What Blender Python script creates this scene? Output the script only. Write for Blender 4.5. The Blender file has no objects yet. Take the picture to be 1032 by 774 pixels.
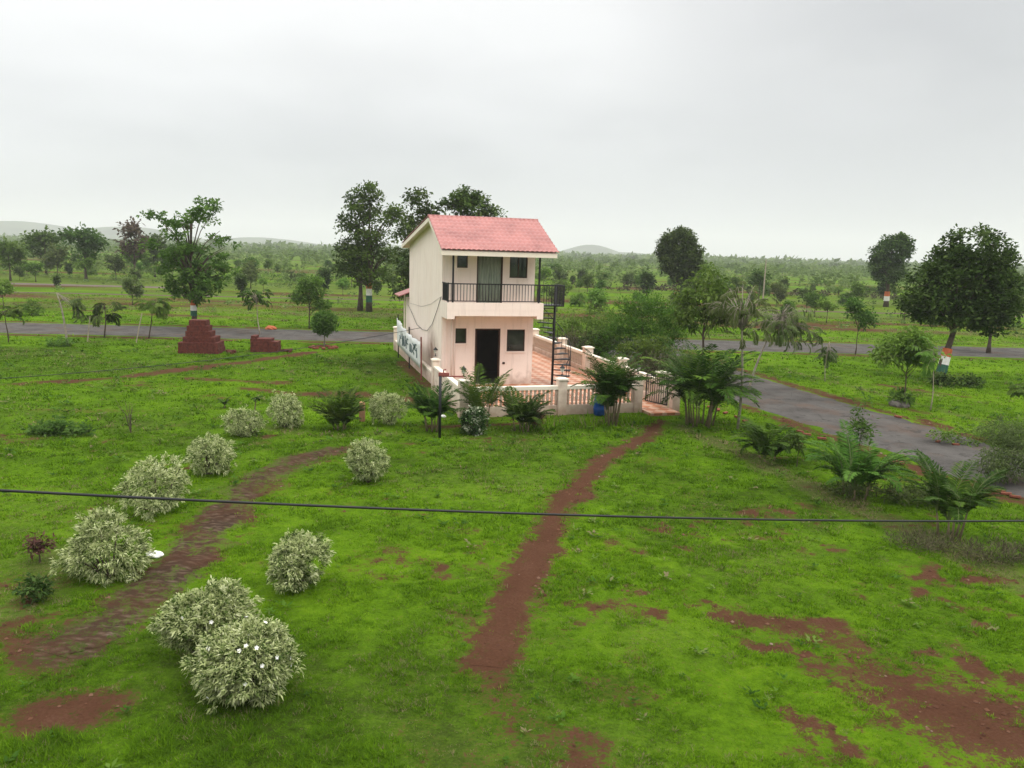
import bpy, math, random
import numpy as np
from mathutils import Matrix, Vector
random.seed(7); RS = np.random.RandomState(11)
R = math.radians
scene = bpy.context.scene
COL = scene.collection

# ------------------------------------------------------------------ camera
H = 6.0; PITCH = R(9.7); ROLL = R(1.7); FPX = 780.0; PW, PH = 1032.0, 774.0
FWD = np.array([0, math.cos(PITCH), -math.sin(PITCH)])
_r0 = np.array([1.0, 0, 0]); _u0 = np.cross(_r0, FWD)
RIGHT = _r0*math.cos(ROLL) + _u0*math.sin(ROLL); UP = _u0*math.cos(ROLL) - _r0*math.sin(ROLL)
cam_d = bpy.data.cameras.new("camera"); cam = bpy.data.objects.new("camera", cam_d); COL.objects.link(cam)
cam.matrix_world = Matrix(((RIGHT[0], UP[0], -FWD[0], 0), (RIGHT[1], UP[1], -FWD[1], 0), (RIGHT[2], UP[2], -FWD[2], H), (0, 0, 0, 1)))
cam_d.sensor_width = 36; cam_d.lens = FPX/PW*36; cam_d.clip_end = 30000; cam_d.clip_start = 0.05
scene.camera = cam

# ------------------------------------------------------------------ world: overcast sky
SUN_EL, SUN_AZ = R(55), R(122)            # high sun behind the clouds, over the photographer's right shoulder
world = bpy.data.worlds.new("World"); scene.world = world; world.use_nodes = True
nt = world.node_tree; nt.nodes.clear()
def N(tree, t, **kw):
    n = tree.nodes.new(t)
    for k, v in kw.items(): setattr(n, k, v)
    return n
def ramp(tree, pts, interp='LINEAR'):
    n = tree.nodes.new('ShaderNodeValToRGB'); cr = n.color_ramp; cr.interpolation = interp
    while len(cr.elements) > 1: cr.elements.remove(cr.elements[-1])
    cr.elements[0].position = pts[0][0]; cr.elements[0].color = (*pts[0][1], 1)
    for p, c in pts[1:]:
        e = cr.elements.new(p); e.color = (*c, 1)
    return n
sky = N(nt, 'ShaderNodeTexSky', sky_type='NISHITA', sun_disc=False, sun_elevation=SUN_EL, sun_rotation=SUN_AZ)
bg1 = N(nt, 'ShaderNodeBackground'); bg1.inputs['Strength'].default_value = 0.05
nt.links.new(sky.outputs[0], bg1.inputs['Color'])
tc = N(nt, 'ShaderNodeTexCoord'); sep = N(nt, 'ShaderNodeSeparateXYZ'); nt.links.new(tc.outputs['Generated'], sep.inputs[0])
# cloud deck: brighter towards the zenith, like every overcast sky
rp = ramp(nt, [(0.0, (.64, .668, .70)), (.10, (.725, .745, .77)), (.22, (.85, .86, .87)), (.36, (.95, .95, .955)), (.55, (1.9, 1.88, 1.85)), (1.0, (2.6, 2.57, 2.52))])
nt.links.new(sep.outputs['Z'], rp.inputs[0])
mp = N(nt, 'ShaderNodeMapping'); mp.inputs['Scale'].default_value = (1.0, 1.0, 3.0); mp.inputs['Location'].default_value = (3.1, .4, .3)
nt.links.new(tc.outputs['Generated'], mp.inputs[0])
nz = N(nt, 'ShaderNodeTexNoise'); nz.inputs['Scale'].default_value = 2.0; nz.inputs['Detail'].default_value = 4; nz.inputs['Roughness'].default_value = .45
nt.links.new(mp.outputs[0], nz.inputs['Vector'])
rp2 = ramp(nt, [(.30, (.80, .81, .825)), (.47, (.97, .972, .975)), (.62, (1.07, 1.07, 1.07))]); nt.links.new(nz.outputs['Fac'], rp2.inputs[0])
# the deck is thinner towards the left
mr = N(nt, 'ShaderNodeMapRange'); mr.inputs['From Min'].default_value = -.5; mr.inputs['From Max'].default_value = .6
mr.inputs['To Min'].default_value = 1.05; mr.inputs['To Max'].default_value = .92; nt.links.new(sep.outputs['X'], mr.inputs['Value'])
mx = N(nt, 'ShaderNodeMix', data_type='RGBA', blend_type='MULTIPLY'); mx.inputs['Factor'].default_value = 1
nt.links.new(rp.outputs[0], mx.inputs['A']); nt.links.new(rp2.outputs[0], mx.inputs['B'])
dp = N(nt, 'ShaderNodeVectorMath', operation='DOT_PRODUCT'); dp.inputs[1].default_value = (.40, .875, .27); nt.links.new(tc.outputs['Generated'], dp.inputs[0])
nb_ = N(nt, 'ShaderNodeMath', operation='MULTIPLY_ADD'); nb_.inputs[1].default_value = .075; nt.links.new(nz.outputs['Fac'], nb_.inputs[0]); nt.links.new(dp.outputs['Value'], nb_.inputs[2])
rp3 = ramp(nt, [(.955, (1, 1, 1)), (1.0, (.845, .85, .86))], 'EASE'); nb2 = N(nt, 'ShaderNodeMath', operation='SUBTRACT'); nb2.inputs[1].default_value = .035; nt.links.new(nb_.outputs[0], nb2.inputs[0]); nt.links.new(nb2.outputs[0], rp3.inputs[0])
mx3 = N(nt, 'ShaderNodeMix', data_type='RGBA', blend_type='MULTIPLY'); mx3.inputs['Factor'].default_value = 1; nt.links.new(mx.outputs['Result'], mx3.inputs['A']); nt.links.new(rp3.outputs[0], mx3.inputs['B'])
vm = N(nt, 'ShaderNodeVectorMath', operation='SCALE'); nt.links.new(mx3.outputs['Result'], vm.inputs[0]); nt.links.new(mr.outputs[0], vm.inputs['Scale'])
bg2 = N(nt, 'ShaderNodeBackground'); bg2.inputs['Strength'].default_value = 1.11
nt.links.new(vm.outputs[0], bg2.inputs['Color'])
ad = N(nt, 'ShaderNodeMixShader'); ad.inputs[0].default_value = 0.93
nt.links.new(bg1.outputs[0], ad.inputs[1]); nt.links.new(bg2.outputs[0], ad.inputs[2])
wo = N(nt, 'ShaderNodeOutputWorld'); nt.links.new(ad.outputs[0], wo.inputs[0])
sd = bpy.data.lights.new("sun", 'SUN'); sd.energy = 1.5; sd.angle = R(18); sd.color = (1, .96, .9)
so = bpy.data.objects.new("sun", sd); COL.objects.link(so); so.location = (0, -20, 60)
_sv = Vector((math.cos(SUN_EL)*math.sin(SUN_AZ), math.cos(SUN_EL)*math.cos(SUN_AZ), math.sin(SUN_EL)))
so.rotation_euler = _sv.to_track_quat('Z', 'Y').to_euler()
vs = scene.view_settings; vs.view_transform = 'Standard'; vs.look = 'None'; vs.exposure = 0.0; vs.gamma = 1; vs.use_curve_mapping = False
scene.cycles.max_bounces = 6; scene.cycles.diffuse_bounces = 3; scene.cycles.transparent_max_bounces = 8; scene.cycles.volume_bounces = 1

# ------------------------------------------------------------------ where a sight line of the survey photograph meets the ground
def ray(x, y): return FWD + RIGHT*(x-PW/2)/FPX - UP*(y-PH/2)/FPX
def gp(x, y, z=0.0):
    d = ray(x, y); t = (z-H)/d[2]; return np.array([d[0]*t, d[1]*t, z])
def mpp(P):                                # metres per pixel of the survey at a point
    return float((np.array([P[0], P[1], P[2]-H]) @ FWD))/FPX

# ------------------------------------------------------------------ helpers: objects
def tag(o, label=None, cat=None, group=None, kind=None):
    if label: o['label'] = label
    if cat: o['category'] = cat
    if group: o['group'] = group
    if kind: o['kind'] = kind
    return o
def empty(name, loc=(0, 0, 0), rz=0, label=None, cat=None, group=None):
    o = bpy.data.objects.new(name, None); COL.objects.link(o); o.location = loc; o.rotation_euler = (0, 0, rz); o.empty_display_size = .2
    return tag(o, label, cat, group)
def mesh_np(name, V, F, mat, parent=None, attrs=None, smooth=False):
    V = np.asarray(V, np.float32); me = bpy.data.meshes.new(name)
    if isinstance(F, np.ndarray):
        k = F.shape[1]; n = len(F)
        me.vertices.add(len(V)); me.vertices.foreach_set('co', V.ravel())
        me.loops.add(n*k); me.loops.foreach_set('vertex_index', F.astype(np.int32).ravel())
        me.polygons.add(n); me.polygons.foreach_set('loop_start', np.arange(0, n*k, k, dtype=np.int32))
        me.update(calc_edges=True)
    else:
        me.from_pydata(V.tolist(), [], F)
    if attrs:
        for an, (dom, val) in attrs.items():
            a = me.attributes.new(an, 'FLOAT', dom); a.data.foreach_set('value', np.asarray(val, np.float32))
    if smooth: me.polygons.foreach_set('use_smooth', np.ones(len(me.polygons), bool))
    if mat: me.materials.append(mat)
    o = bpy.data.objects.new(name, me); COL.objects.link(o)
    if parent: o.parent = parent
    return o
class MB:
    def __init__(s): s.V = []; s.F = []
    def add(s, v, f):
        b = len(s.V); s.V += [tuple(p) for p in v]; s.F += [tuple(i+b for i in q) for q in f]; return s
    def box(s, x0, x1, y0, y1, z0, z1, rz=0, c=None):
        v = [(x, y, z) for z in (z0, z1) for y in (y0, y1) for x in (x0, x1)]
        if rz:
            cx, cy = c if c else ((x0+x1)/2, (y0+y1)/2); ca, sa = math.cos(rz), math.sin(rz)
            v = [(cx+(x-cx)*ca-(y-cy)*sa, cy+(x-cx)*sa+(y-cy)*ca, z) for x, y, z in v]
        return s.add(v, [(0, 2, 3, 1), (4, 5, 7, 6), (0, 1, 5, 4), (1, 3, 7, 5), (3, 2, 6, 7), (2, 0, 4, 6)])
    def tube(s, P, r, n=6, cap=True):
        P = [Vector(p) for p in P]; rr = r if hasattr(r, '__len__') else [r]*len(P)
        t0 = (P[1]-P[0]).normalized(); a = t0.orthogonal().normalized(); rings = []
        for i, p in enumerate(P):
            t = ((P[min(i+1, len(P)-1)]-P[max(i-1, 0)])).normalized()
            a = (a - t*a.dot(t)); a = a.normalized() if a.length > 1e-6 else t.orthogonal().normalized(); b = t.cross(a)
            rings.append([p + (a*math.cos(2*math.pi*k/n)+b*math.sin(2*math.pi*k/n))*rr[i] for k in range(n)])
        v = [q for rg in rings for q in rg]; f = []
        for i in range(len(P)-1):
            for k in range(n): f.append((i*n+k, i*n+(k+1) % n, (i+1)*n+(k+1) % n, (i+1)*n+k))
        if cap: f += [tuple(range(n-1, -1, -1)), tuple((len(P)-1)*n+k for k in range(n))]
        return s.add(v, f)
    def lathe(s, prof, x=0, y=0, z=0, n=10):
        v = [(x+r*math.cos(2*math.pi*k/n), y+r*math.sin(2*math.pi*k/n), z+h) for r, h in prof for k in range(n)]; f = []
        for i in range(len(prof)-1):
            for k in range(n): f.append((i*n+k, i*n+(k+1) % n, (i+1)*n+(k+1) % n, (i+1)*n+k))
        f += [tuple(range(n-1, -1, -1)), tuple((len(prof)-1)*n+k for k in range(n))]
        return s.add(v, f)
    def prism(s, poly, a0, a1, ax='x'):       # polygon in the two other axes, extruded along ax
        n = len(poly)
        def pt(a, p): return (a, p[0], p[1]) if ax == 'x' else ((p[0], a, p[1]) if ax == 'y' else (p[0], p[1], a))
        v = [pt(a0, p) for p in poly] + [pt(a1, p) for p in poly]
        f = [tuple(range(n-1, -1, -1)), tuple(range(n, 2*n))] + [(i, (i+1) % n, n+(i+1) % n, n+i) for i in range(n)]
        return s.add(v, f)
    def build(s, name, mat, parent=None, smooth=False, bevel=0):
        me = bpy.data.meshes.new(name); me.from_pydata(s.V, [], s.F); me.materials.append(mat)
        import bmesh
        bm = bmesh.new(); bm.from_mesh(me); bmesh.ops.recalc_face_normals(bm, faces=bm.faces); bm.to_mesh(me); bm.free()
        if smooth: me.polygons.foreach_set('use_smooth', np.ones(len(me.polygons), bool))
        o = bpy.data.objects.new(name, me); COL.objects.link(o)
        if parent: o.parent = parent
        if bevel:
            m = o.modifiers.new('bevel', 'BEVEL'); m.width = bevel; m.segments = 2; m.limit_method = 'ANGLE'
        return o
def link_copy(o, parent):
    c = o.copy(); COL.objects.link(c); c.parent = parent; return c
def dup(root, loc, rz, s=1.0, label=None, group=None):
    r = link_copy(root, None); r.location = loc; r.rotation_euler = (0, 0, rz); r.scale = (s, s, s)
    if label: r['label'] = label
    if group: r['group'] = group
    for ch in list(root.children):
        c = link_copy(ch, r)
        for g in list(ch.children): link_copy(g, c)
    return r

# ------------------------------------------------------------------ helpers: materials
def newmat(name):
    m = bpy.data.materials.new(name); m.use_nodes = True; t = m.node_tree
    return m, t, t.nodes['Principled BSDF']
def mat(name, c, rough=.7, var=.12, scale=3.0, bump=0.0, bscale=30.0, spec=.3, metal=0, c2=None, stretch=(1, 1, 1)):
    m, t, b = newmat(name)
    b.inputs['Roughness'].default_value = rough; b.inputs['Metallic'].default_value = metal; b.inputs['Specular IOR Level'].default_value = spec
    tc = N(t, 'ShaderNodeTexCoord'); mp = N(t, 'ShaderNodeMapping'); mp.inputs['Scale'].default_value = stretch
    t.links.new(tc.outputs['Object'], mp.inputs[0])
    nz = N(t, 'ShaderNodeTexNoise'); nz.inputs['Scale'].default_value = scale; nz.inputs['Detail'].default_value = 6; nz.inputs['Roughness'].default_value = .62
    t.links.new(mp.outputs[0], nz.inputs['Vector'])
    d = c2 if c2 else tuple(x*(1-var*2) for x in c); e = tuple(min(1, x*(1+var)) for x in c)
    rp = ramp(t, [(.28, d), (.52, c), (.75, e)]); t.links.new(nz.outputs['Fac'], rp.inputs[0]); t.links.new(rp.outputs[0], b.inputs['Base Color'])
    if bump:
        n2 = N(t, 'ShaderNodeTexNoise'); n2.inputs['Scale'].default_value = bscale; n2.inputs['Detail'].default_value = 4
        t.links.new(tc.outputs['Object'], n2.inputs['Vector'])
        bp = N(t, 'ShaderNodeBump'); bp.inputs['Strength'].default_value = bump; bp.inputs['Distance'].default_value = .02
        t.links.new(n2.outputs['Fac'], bp.inputs['Height']); t.links.new(bp.outputs[0], b.inputs['Normal'])
    return m
def leafmat(name, pts, trans=.3, rough=.5, objvar=True, spec=.06):
    """leaf colour by the per-leaf attribute 'rnd'; light passes through the blade"""
    m, t, b = newmat(name); out = t.nodes['Material Output']
    at = N(t, 'ShaderNodeAttribute', attribute_name='rnd')
    rp = ramp(t, pts); t.links.new(at.outputs['Fac'], rp.inputs[0]); colour = rp.outputs[0]
    if objvar:
        oi = N(t, 'ShaderNodeObjectInfo'); hs = N(t, 'ShaderNodeHueSaturation')
        m1 = N(t, 'ShaderNodeMapRange'); m1.inputs['To Min'].default_value = .485; m1.inputs['To Max'].default_value = .515
        m2 = N(t, 'ShaderNodeMapRange'); m2.inputs['To Min'].default_value = .75; m2.inputs['To Max'].default_value = 1.25
        ml = N(t, 'ShaderNodeMath', operation='FRACT'); mm = N(t, 'ShaderNodeMath', operation='MULTIPLY'); mm.inputs[1].default_value = 7.31
        t.links.new(oi.outputs['Random'], m1.inputs['Value']); t.links.new(oi.outputs['Random'], mm.inputs[0]); t.links.new(mm.outputs[0], ml.inputs[0]); t.links.new(ml.outputs[0], m2.inputs['Value'])
        t.links.new(m1.outputs[0], hs.inputs['Hue']); t.links.new(m2.outputs[0], hs.inputs['Value']); t.links.new(colour, hs.inputs['Color']); colour = hs.outputs[0]
    b.inputs['Roughness'].default_value = rough; b.inputs['Specular IOR Level'].default_value = spec
    t.links.new(colour, b.inputs['Base Color'])
    tr = N(t, 'ShaderNodeBsdfTranslucent'); t.links.new(colour, tr.inputs['Color'])
    ms = N(t, 'ShaderNodeMixShader'); ms.inputs[0].default_value = trans
    t.links.new(b.outputs[0], ms.inputs[1]); t.links.new(tr.outputs[0], ms.inputs[2]); t.links.new(ms.outputs[0], out.inputs['Surface'])
    return m

# value noise in numpy, for things that must agree between the ground sheet and the grass on it
_tab = np.random.RandomState(3).rand(256, 256)
def vnoise(x, y):
    xi = np.floor(x).astype(int); yi = np.floor(y).astype(int); fx = x-xi; fy = y-yi
    fx = fx*fx*(3-2*fx); fy = fy*fy*(3-2*fy)
    g = lambda a, b: _tab[a % 256, b % 256]
    return (g(xi, yi)*(1-fx)+g(xi+1, yi)*fx)*(1-fy) + (g(xi, yi+1)*(1-fx)+g(xi+1, yi+1)*fx)*fy
def fbm(x, y, o=4):
    s = 0; a = .5; tot = 0
    for k in range(o):
        s = s+a*vnoise(x*2**k+17*k, y*2**k+31*k); tot += a; a *= .55
    return s/tot
def sstep(a, b, x):
    t = np.clip((x-a)/(b-a), 0, 1); return t*t*(3-2*t)
def seg_dist(x, y, P, W):
    """signed distance to a polyline of varying half-width"""
    best = np.full(x.shape, 1e9)
    for (p, q, w0, w1) in zip(P[:-1], P[1:], W[:-1], W[1:]):
        dx, dy = q[0]-p[0], q[1]-p[1]; L2 = dx*dx+dy*dy
        t = np.clip(((x-p[0])*dx+(y-p[1])*dy)/L2, 0, 1)
        d = np.hypot(x-p[0]-t*dx, y-p[1]-t*dy) - (w0+(w1-w0)*t)
        best = np.minimum(best, d)
    return best

# ------------------------------------------------------------------ ground layout
A = R(16.5); CA, SA = math.cos(A), math.sin(A)
O = np.array([-3.136, 33.512, 0.0])                 # front left corner of the house
def hw(u, v, z=0): return (O[0]+u*CA-v*SA, O[1]+u*SA+v*CA, z)
def px_line(pts):                                    # (x, y, width px) -> points, half widths
    P = [gp(x, y) for x, y, w in pts]; return [(p[0], p[1]) for p in P], [w/2*mpp(p) for (x, y, w), p in zip(pts, P)]
PATH = px_line([(664, 424, 9), (655, 437, 11), (632, 450, 13), (606, 466, 17), (583, 489, 21), (563, 512, 24), (548, 545, 27), (533, 575, 30), (517, 610, 38), (504, 640, 40), (495, 672, 44)])
TRAIL = px_line([(345, 452, 22), (305, 462, 34), (266, 480, 40), (234, 506, 44), (208, 536, 50), (180, 572, 58), (140, 608, 66), (95, 640, 70), (60, 660, 50)])
BAREL = [  # bare or worn soil: polyline in survey pixels with widths, strength
    ([(0, 640, 30), (45, 655, 40), (100, 640, 40)], .8), ([(40, 722, 46), (85, 708, 52)], 1.0), ([(20, 735, 20), (60, 725, 30)], .6),
    ([(735, 618, 30), (790, 630, 46), (850, 642, 36)], .74), ([(780, 650, 26), (830, 672, 36), (880, 690, 50)], .6),
    ([(905, 702, 70), (960, 722, 105), (1050, 745, 130)], .92), ([(940, 676, 40), (1050, 690, 50)], .66),
    ([(575, 745, 26), (585, 760, 40), (590, 790, 44)], .7), ([(600, 690, 30), (640, 700, 40)], .45), ([(395, 553, 18), (405, 556, 14)], .8),
    ([(0, 388, 7), (100, 382, 13), (180, 373, 19), (260, 363, 14), (330, 353, 8)], .95), ([(250, 392, 10), (300, 397, 16), (360, 397, 20), (425, 404, 20)], .85), ([(190, 381, 12), (290, 386, 14)], .75), ([(20, 412, 6), (90, 414, 8), (150, 414, 5)], .5),
    ([(405, 365, 14), (425, 385, 14), (445, 408, 14)], .8), ([(440, 430, 16), (500, 428, 14), (545, 425, 10)], .85),
    ([(860, 382, 4), (915, 392, 7), (975, 400, 5)], .7), ([(840, 402, 6), (905, 410, 8), (930, 416, 5)], .7),
    ([(560, 640, 20), (600, 610, 16)], .3), ([(470, 640, 26), (480, 620, 20)], .5), ([(0, 588, 16), (50, 590, 14), (80, 575, 14)], .5), ([(270, 440, 10), (330, 447, 10)], .3),
    ([(470, 560, 10), (500, 690, 20)], .1), ([(610, 480, 40), (660, 470, 30)], .15), ([(490, 690, 40), (530, 740, 20)], .5)]
DRY = [([(690, 432, 18), (760, 462, 22), (830, 498, 30), (900, 525, 36), (960, 550, 44), (1060, 600, 60)], .85), ([(250, 428, 12), (330, 440, 14), (400, 436, 10)], .6),
       ([(670, 395, 14), (730, 412, 10)], .6), ([(60, 560, 40), (20, 620, 50)], .5), ([(800, 375, 6), (900, 400, 10), (1032, 436, 14)], .6)]
def _ls(L):
    return [px_line(p)+(s,) for p, s in L]
BAREL = _ls(BAREL); DRY = _ls(DRY)
ROADC = [(6.9, 52.5), (8.6, 46.0), (11.0, 36.2), (13.2, 28.6), (15.2, 22.1), (19.4, 8.0), (24, -8)]
def soil_mask(x, y):
    n = fbm(x*.9, y*.9, 5); n2 = fbm(x*3.1+5, y*3.1, 4)
    m = np.zeros_like(x)
    d = seg_dist(x, y, PATH[0], [w*.70 for w in PATH[1]]); m = np.maximum(m, 1.1*sstep(.55, -.25, d+(n2-.5)*.9+(n-.5)*.5))
    d = seg_dist(x, y, *TRAIL); m = np.maximum(m, .78*sstep(.7, -.6, d+(n-.5)*1.6+(n2-.5)*.8))
    for P, W, s in BAREL:
        d = seg_dist(x, y, P, W); sc = max(.35, float(np.mean(W))); m = np.maximum(m, s*sstep(1.3*sc, -.8*sc, d+(n-.5)*3.0*sc+(n2-.5)*1.6*sc))
    near = sstep(60, 35, y)
    dr = np.abs(seg_dist(x, y, ROADC, [3.6, 3.2, 2.85, 2.75, 2.75, 2.8, 2.8])+.05); df = np.abs(np.abs(y-(47.2+.0429*(x+140)))-3.95)
    m = np.maximum(m, .78*sstep(.75, .0, np.minimum(dr, df)+(n-.5)*1.6))
    m = m + near*.62*sstep(.56, .74, fbm(x*.33+9, y*.5+4, 4))*sstep(.35, .7, n2) + (n2-.5)*.5*(m > .02)
    # scattered worn spots on the right half of the lawn
    m = m + .66*sstep(.42, .72, n)*sstep(.34, .66, n2)*sstep(0.2, 4, x+ (16-y)*.25)*sstep(26, 12, y)+.36*sstep(.50, .72, n)*sstep(.40, .64, n2)*sstep(44, 25, y)
    # field beyond the road: long worn strips
    far = sstep(57, 64, y)
    band = fbm(x/46+3, y/7.5+1, 4); m = m + far*.80*sstep(.52, .64, band)*(.4+.7*sstep(.3, .7, fbm(x/9, y/5, 3)))
    return np.clip(m, 0, 1.2)
def dry_mask(x, y):
    n = fbm(x*1.1+40, y*1.1, 4); m = np.zeros_like(x)
    for P, W, s in DRY:
        d = seg_dist(x, y, P, W); sc = max(.4, float(np.mean(W))); m = np.maximum(m, s*sstep(.7*sc, -.5*sc, d+(n-.5)*2*sc))
    return np.clip(m + .22*sstep(.52, .75, fbm(x*.21+70, y*.3+12, 4)) + .75*sstep(57, 64, y)*sstep(.42, .62, fbm(x/38+9, y/5+7, 4)), 0, 1)
def mud_mask(x, y):
    d = seg_dist(x, y, *TRAIL); return sstep(.35, -.25, d+(fbm(x*1.1, y*1.1, 3)-.5)*.8)
def tint(x, y):
    t = .62*fbm(x*.16+3, y*.22+8, 4)+.38*fbm(x*1.3+1, y*1.3, 3)
    t = t+.12*sstep(-1.5, 3, x-15.6+.275*(y-22))*sstep(62, 50, y)*sstep(14, 20, y)      # fresh fine sward beyond the near road
    t = t-.13*sstep(.8, -1.2, x+2.2+.25*(y-9))*sstep(13.5, 10.5, y)                     # coarse dark weeds at the near left corner
    t = t+.10*sstep(57, 66, y)  # far fields: paleness of haze put into the grass colour
    return np.clip(t, 0, 1)

def axis(lo, hi, step, ext, grow):
    a = list(np.arange(lo, hi, step)); s = step
    while a[-1] < ext[1]: s *= grow; a.append(a[-1]+s)
    s = step; b = []
    x = lo
    while x > ext[0]: s *= grow; x -= s; b.append(x)
    return np.array(b[::-1]+a)
gx = axis(-26, 26, .13, (-6500, 6500), 1.06); gy = axis(4, 48, .13, (-300, 6500), 1.035)
X, Y = np.meshgrid(gx, gy); nx, ny = len(gx), len(gy)
xs, ys = X.ravel(), Y.ravel()
ii = (np.arange(ny-1)[:, None]*nx+np.arange(nx-1)[None]).ravel()
F = np.stack([ii, ii+1, ii+1+nx, ii+nx], 1)
def ground_z(x, y):
    z = .05*(fbm(x*.5, y*.5, 3)-.5)*sstep(45, 30, y)*sstep(26, 20, np.abs(x))-.012
    k = sstep(14, 9, np.hypot(x-hw(4, 0)[0], y-hw(4, 0)[1])); return z*(1-k)-.012*k
gz = ground_z(xs, ys)
SOIL1, SOIL2 = (.047, .021, .012), (.086, .040, .0235)
def ground_mat():
    m, t, b = newmat('grassy_ground')
    b.inputs['Roughness'].default_value = 1; b.inputs['Specular IOR Level'].default_value = .02
    g = N(t, 'ShaderNodeNewGeometry')
    def noise(sc, det, off=0):
        n = N(t, 'ShaderNodeTexNoise'); n.inputs['Scale'].default_value = sc; n.inputs['Detail'].default_value = det; n.inputs['Roughness'].default_value = .65
        t.links.new(g.outputs['Position'], n.inputs['Vector']); return n
    ti = N(t, 'ShaderNodeAttribute', attribute_name='tint'); so_ = N(t, 'ShaderNodeAttribute', attribute_name='soil'); dr = N(t, 'ShaderNodeAttribute', attribute_name='dry')
    n1 = noise(5, 8); n2 = noise(22, 6); n3 = noise(1.1, 6)
    def mathn(op, a, b_, c=None):
        n = N(t, 'ShaderNodeMath', operation=op)
        for i, v in enumerate((a, b_, c)):
            if v is None: continue
            if isinstance(v, (int, float)): n.inputs[i].default_value = v
            else: t.links.new(v, n.inputs[i])
        return n.outputs[0]
    k = mathn('MULTIPLY_ADD', mathn('SUBTRACT', n1.outputs['Fac'], .5), .9, ti.outputs['Fac'])
    k = mathn('MULTIPLY_ADD', mathn('SUBTRACT', n2.outputs['Fac'], .5), .7, k)
    gr = ramp(t, [(.10, (.030, .044, .008)), (.32, (.046, .088, .006)), (.55, (.076, .152, .006)), (.8, (.112, .202, .008))])
    t.links.new(k, gr.inputs[0])
    dg = ramp(t, [(.3, (.05, .062, .02)), (.7, (.135, .12, .055))]); t.links.new(n2.outputs['Fac'], dg.inputs[0])
    mxd = N(t, 'ShaderNodeMix', data_type='RGBA'); t.links.new(gr.outputs[0], mxd.inputs['A']); t.links.new(dg.outputs[0], mxd.inputs['B'])
    fd = mathn('MULTIPLY', dr.outputs['Fac'], mathn('MULTIPLY_ADD', n1.outputs['Fac'], 1.1, .1)); t.links.new(fd, mxd.inputs['Factor'])
    sl = ramp(t, [(.25, SOIL1), (.55, SOIL2), (.8, (.125, .066, .044))]); t.links.new(mathn('MULTIPLY_ADD', n3.outputs['Fac'], .45, mathn('MULTIPLY', n2.outputs['Fac'], .6)), sl.inputs[0])
    md = N(t, 'ShaderNodeAttribute', attribute_name='mud')
    vo = N(t, 'ShaderNodeTexVoronoi'); vo.inputs['Scale'].default_value = 6.5; vo.inputs['Randomness'].default_value = 1
    vmp = N(t, 'ShaderNodeMapping'); vmp.inputs['Rotation'].default_value = (0, 0, R(-28)); vmp.inputs['Scale'].default_value = (.55, 1.9, 1); t.links.new(g.outputs['Position'], vmp.inputs[0]); t.links.new(vmp.outputs[0], vo.inputs['Vector'])
    mr_ = ramp(t, [(.0, (.17, .135, .105)), (.22, (.115, .082, .06)), (.55, (.050, .034, .024))]); t.links.new(vo.outputs['Distance'], mr_.inputs[0])
    mm_ = N(t, 'ShaderNodeMix', data_type='RGBA'); t.links.new(mathn('MULTIPLY', md.outputs['Fac'], mathn('MULTIPLY_ADD', n3.outputs['Fac'], 2.2, -.45)), mm_.inputs['Factor']); t.links.new(sl.outputs[0], mm_.inputs['A']); t.links.new(mr_.outputs[0], mm_.inputs['B'])
    sl = mm_
    ms = N(t, 'ShaderNodeMix', data_type='RGBA'); t.links.new(mxd.outputs['Result'], ms.inputs['A']); t.links.new(sl.outputs['Result'], ms.inputs['B'])
    s = mathn('MULTIPLY_ADD', mathn('SUBTRACT', n1.outputs['Fac'], .5), 2.0, so_.outputs['Fac']); s = mathn('MULTIPLY_ADD', mathn('SUBTRACT', n2.outputs['Fac'], .5), 1.9, s)
    rr = N(t, 'ShaderNodeMapRange', interpolation_type='SMOOTHSTEP'); rr.inputs['From Min'].default_value = .30; rr.inputs['From Max'].default_value = .80; t.links.new(s, rr.inputs['Value'])
    t.links.new(rr.outputs[0], ms.inputs['Factor']); t.links.new(ms.outputs['Result'], b.inputs['Base Color'])
    bp = N(t, 'ShaderNodeBump'); bp.inputs['Strength'].default_value = .9; bp.inputs['Distance'].default_value = .05
    t.links.new(mathn('ADD', n1.outputs['Fac'], n2.outputs['Fac']), bp.inputs['Height']); t.links.new(bp.outputs[0], b.inputs['Normal'])
    return m
M_ground = ground_mat()
ground = mesh_np('ground', np.stack([xs, ys, gz], 1), F, M_ground, attrs={'soil': ('POINT', soil_mask(xs, ys)), 'dry': ('POINT', dry_mask(xs, ys)), 'tint': ('POINT', tint(xs, ys)), 'mud': ('POINT', mud_mask(xs, ys))}, smooth=True)
tag(ground, kind='structure')

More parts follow.
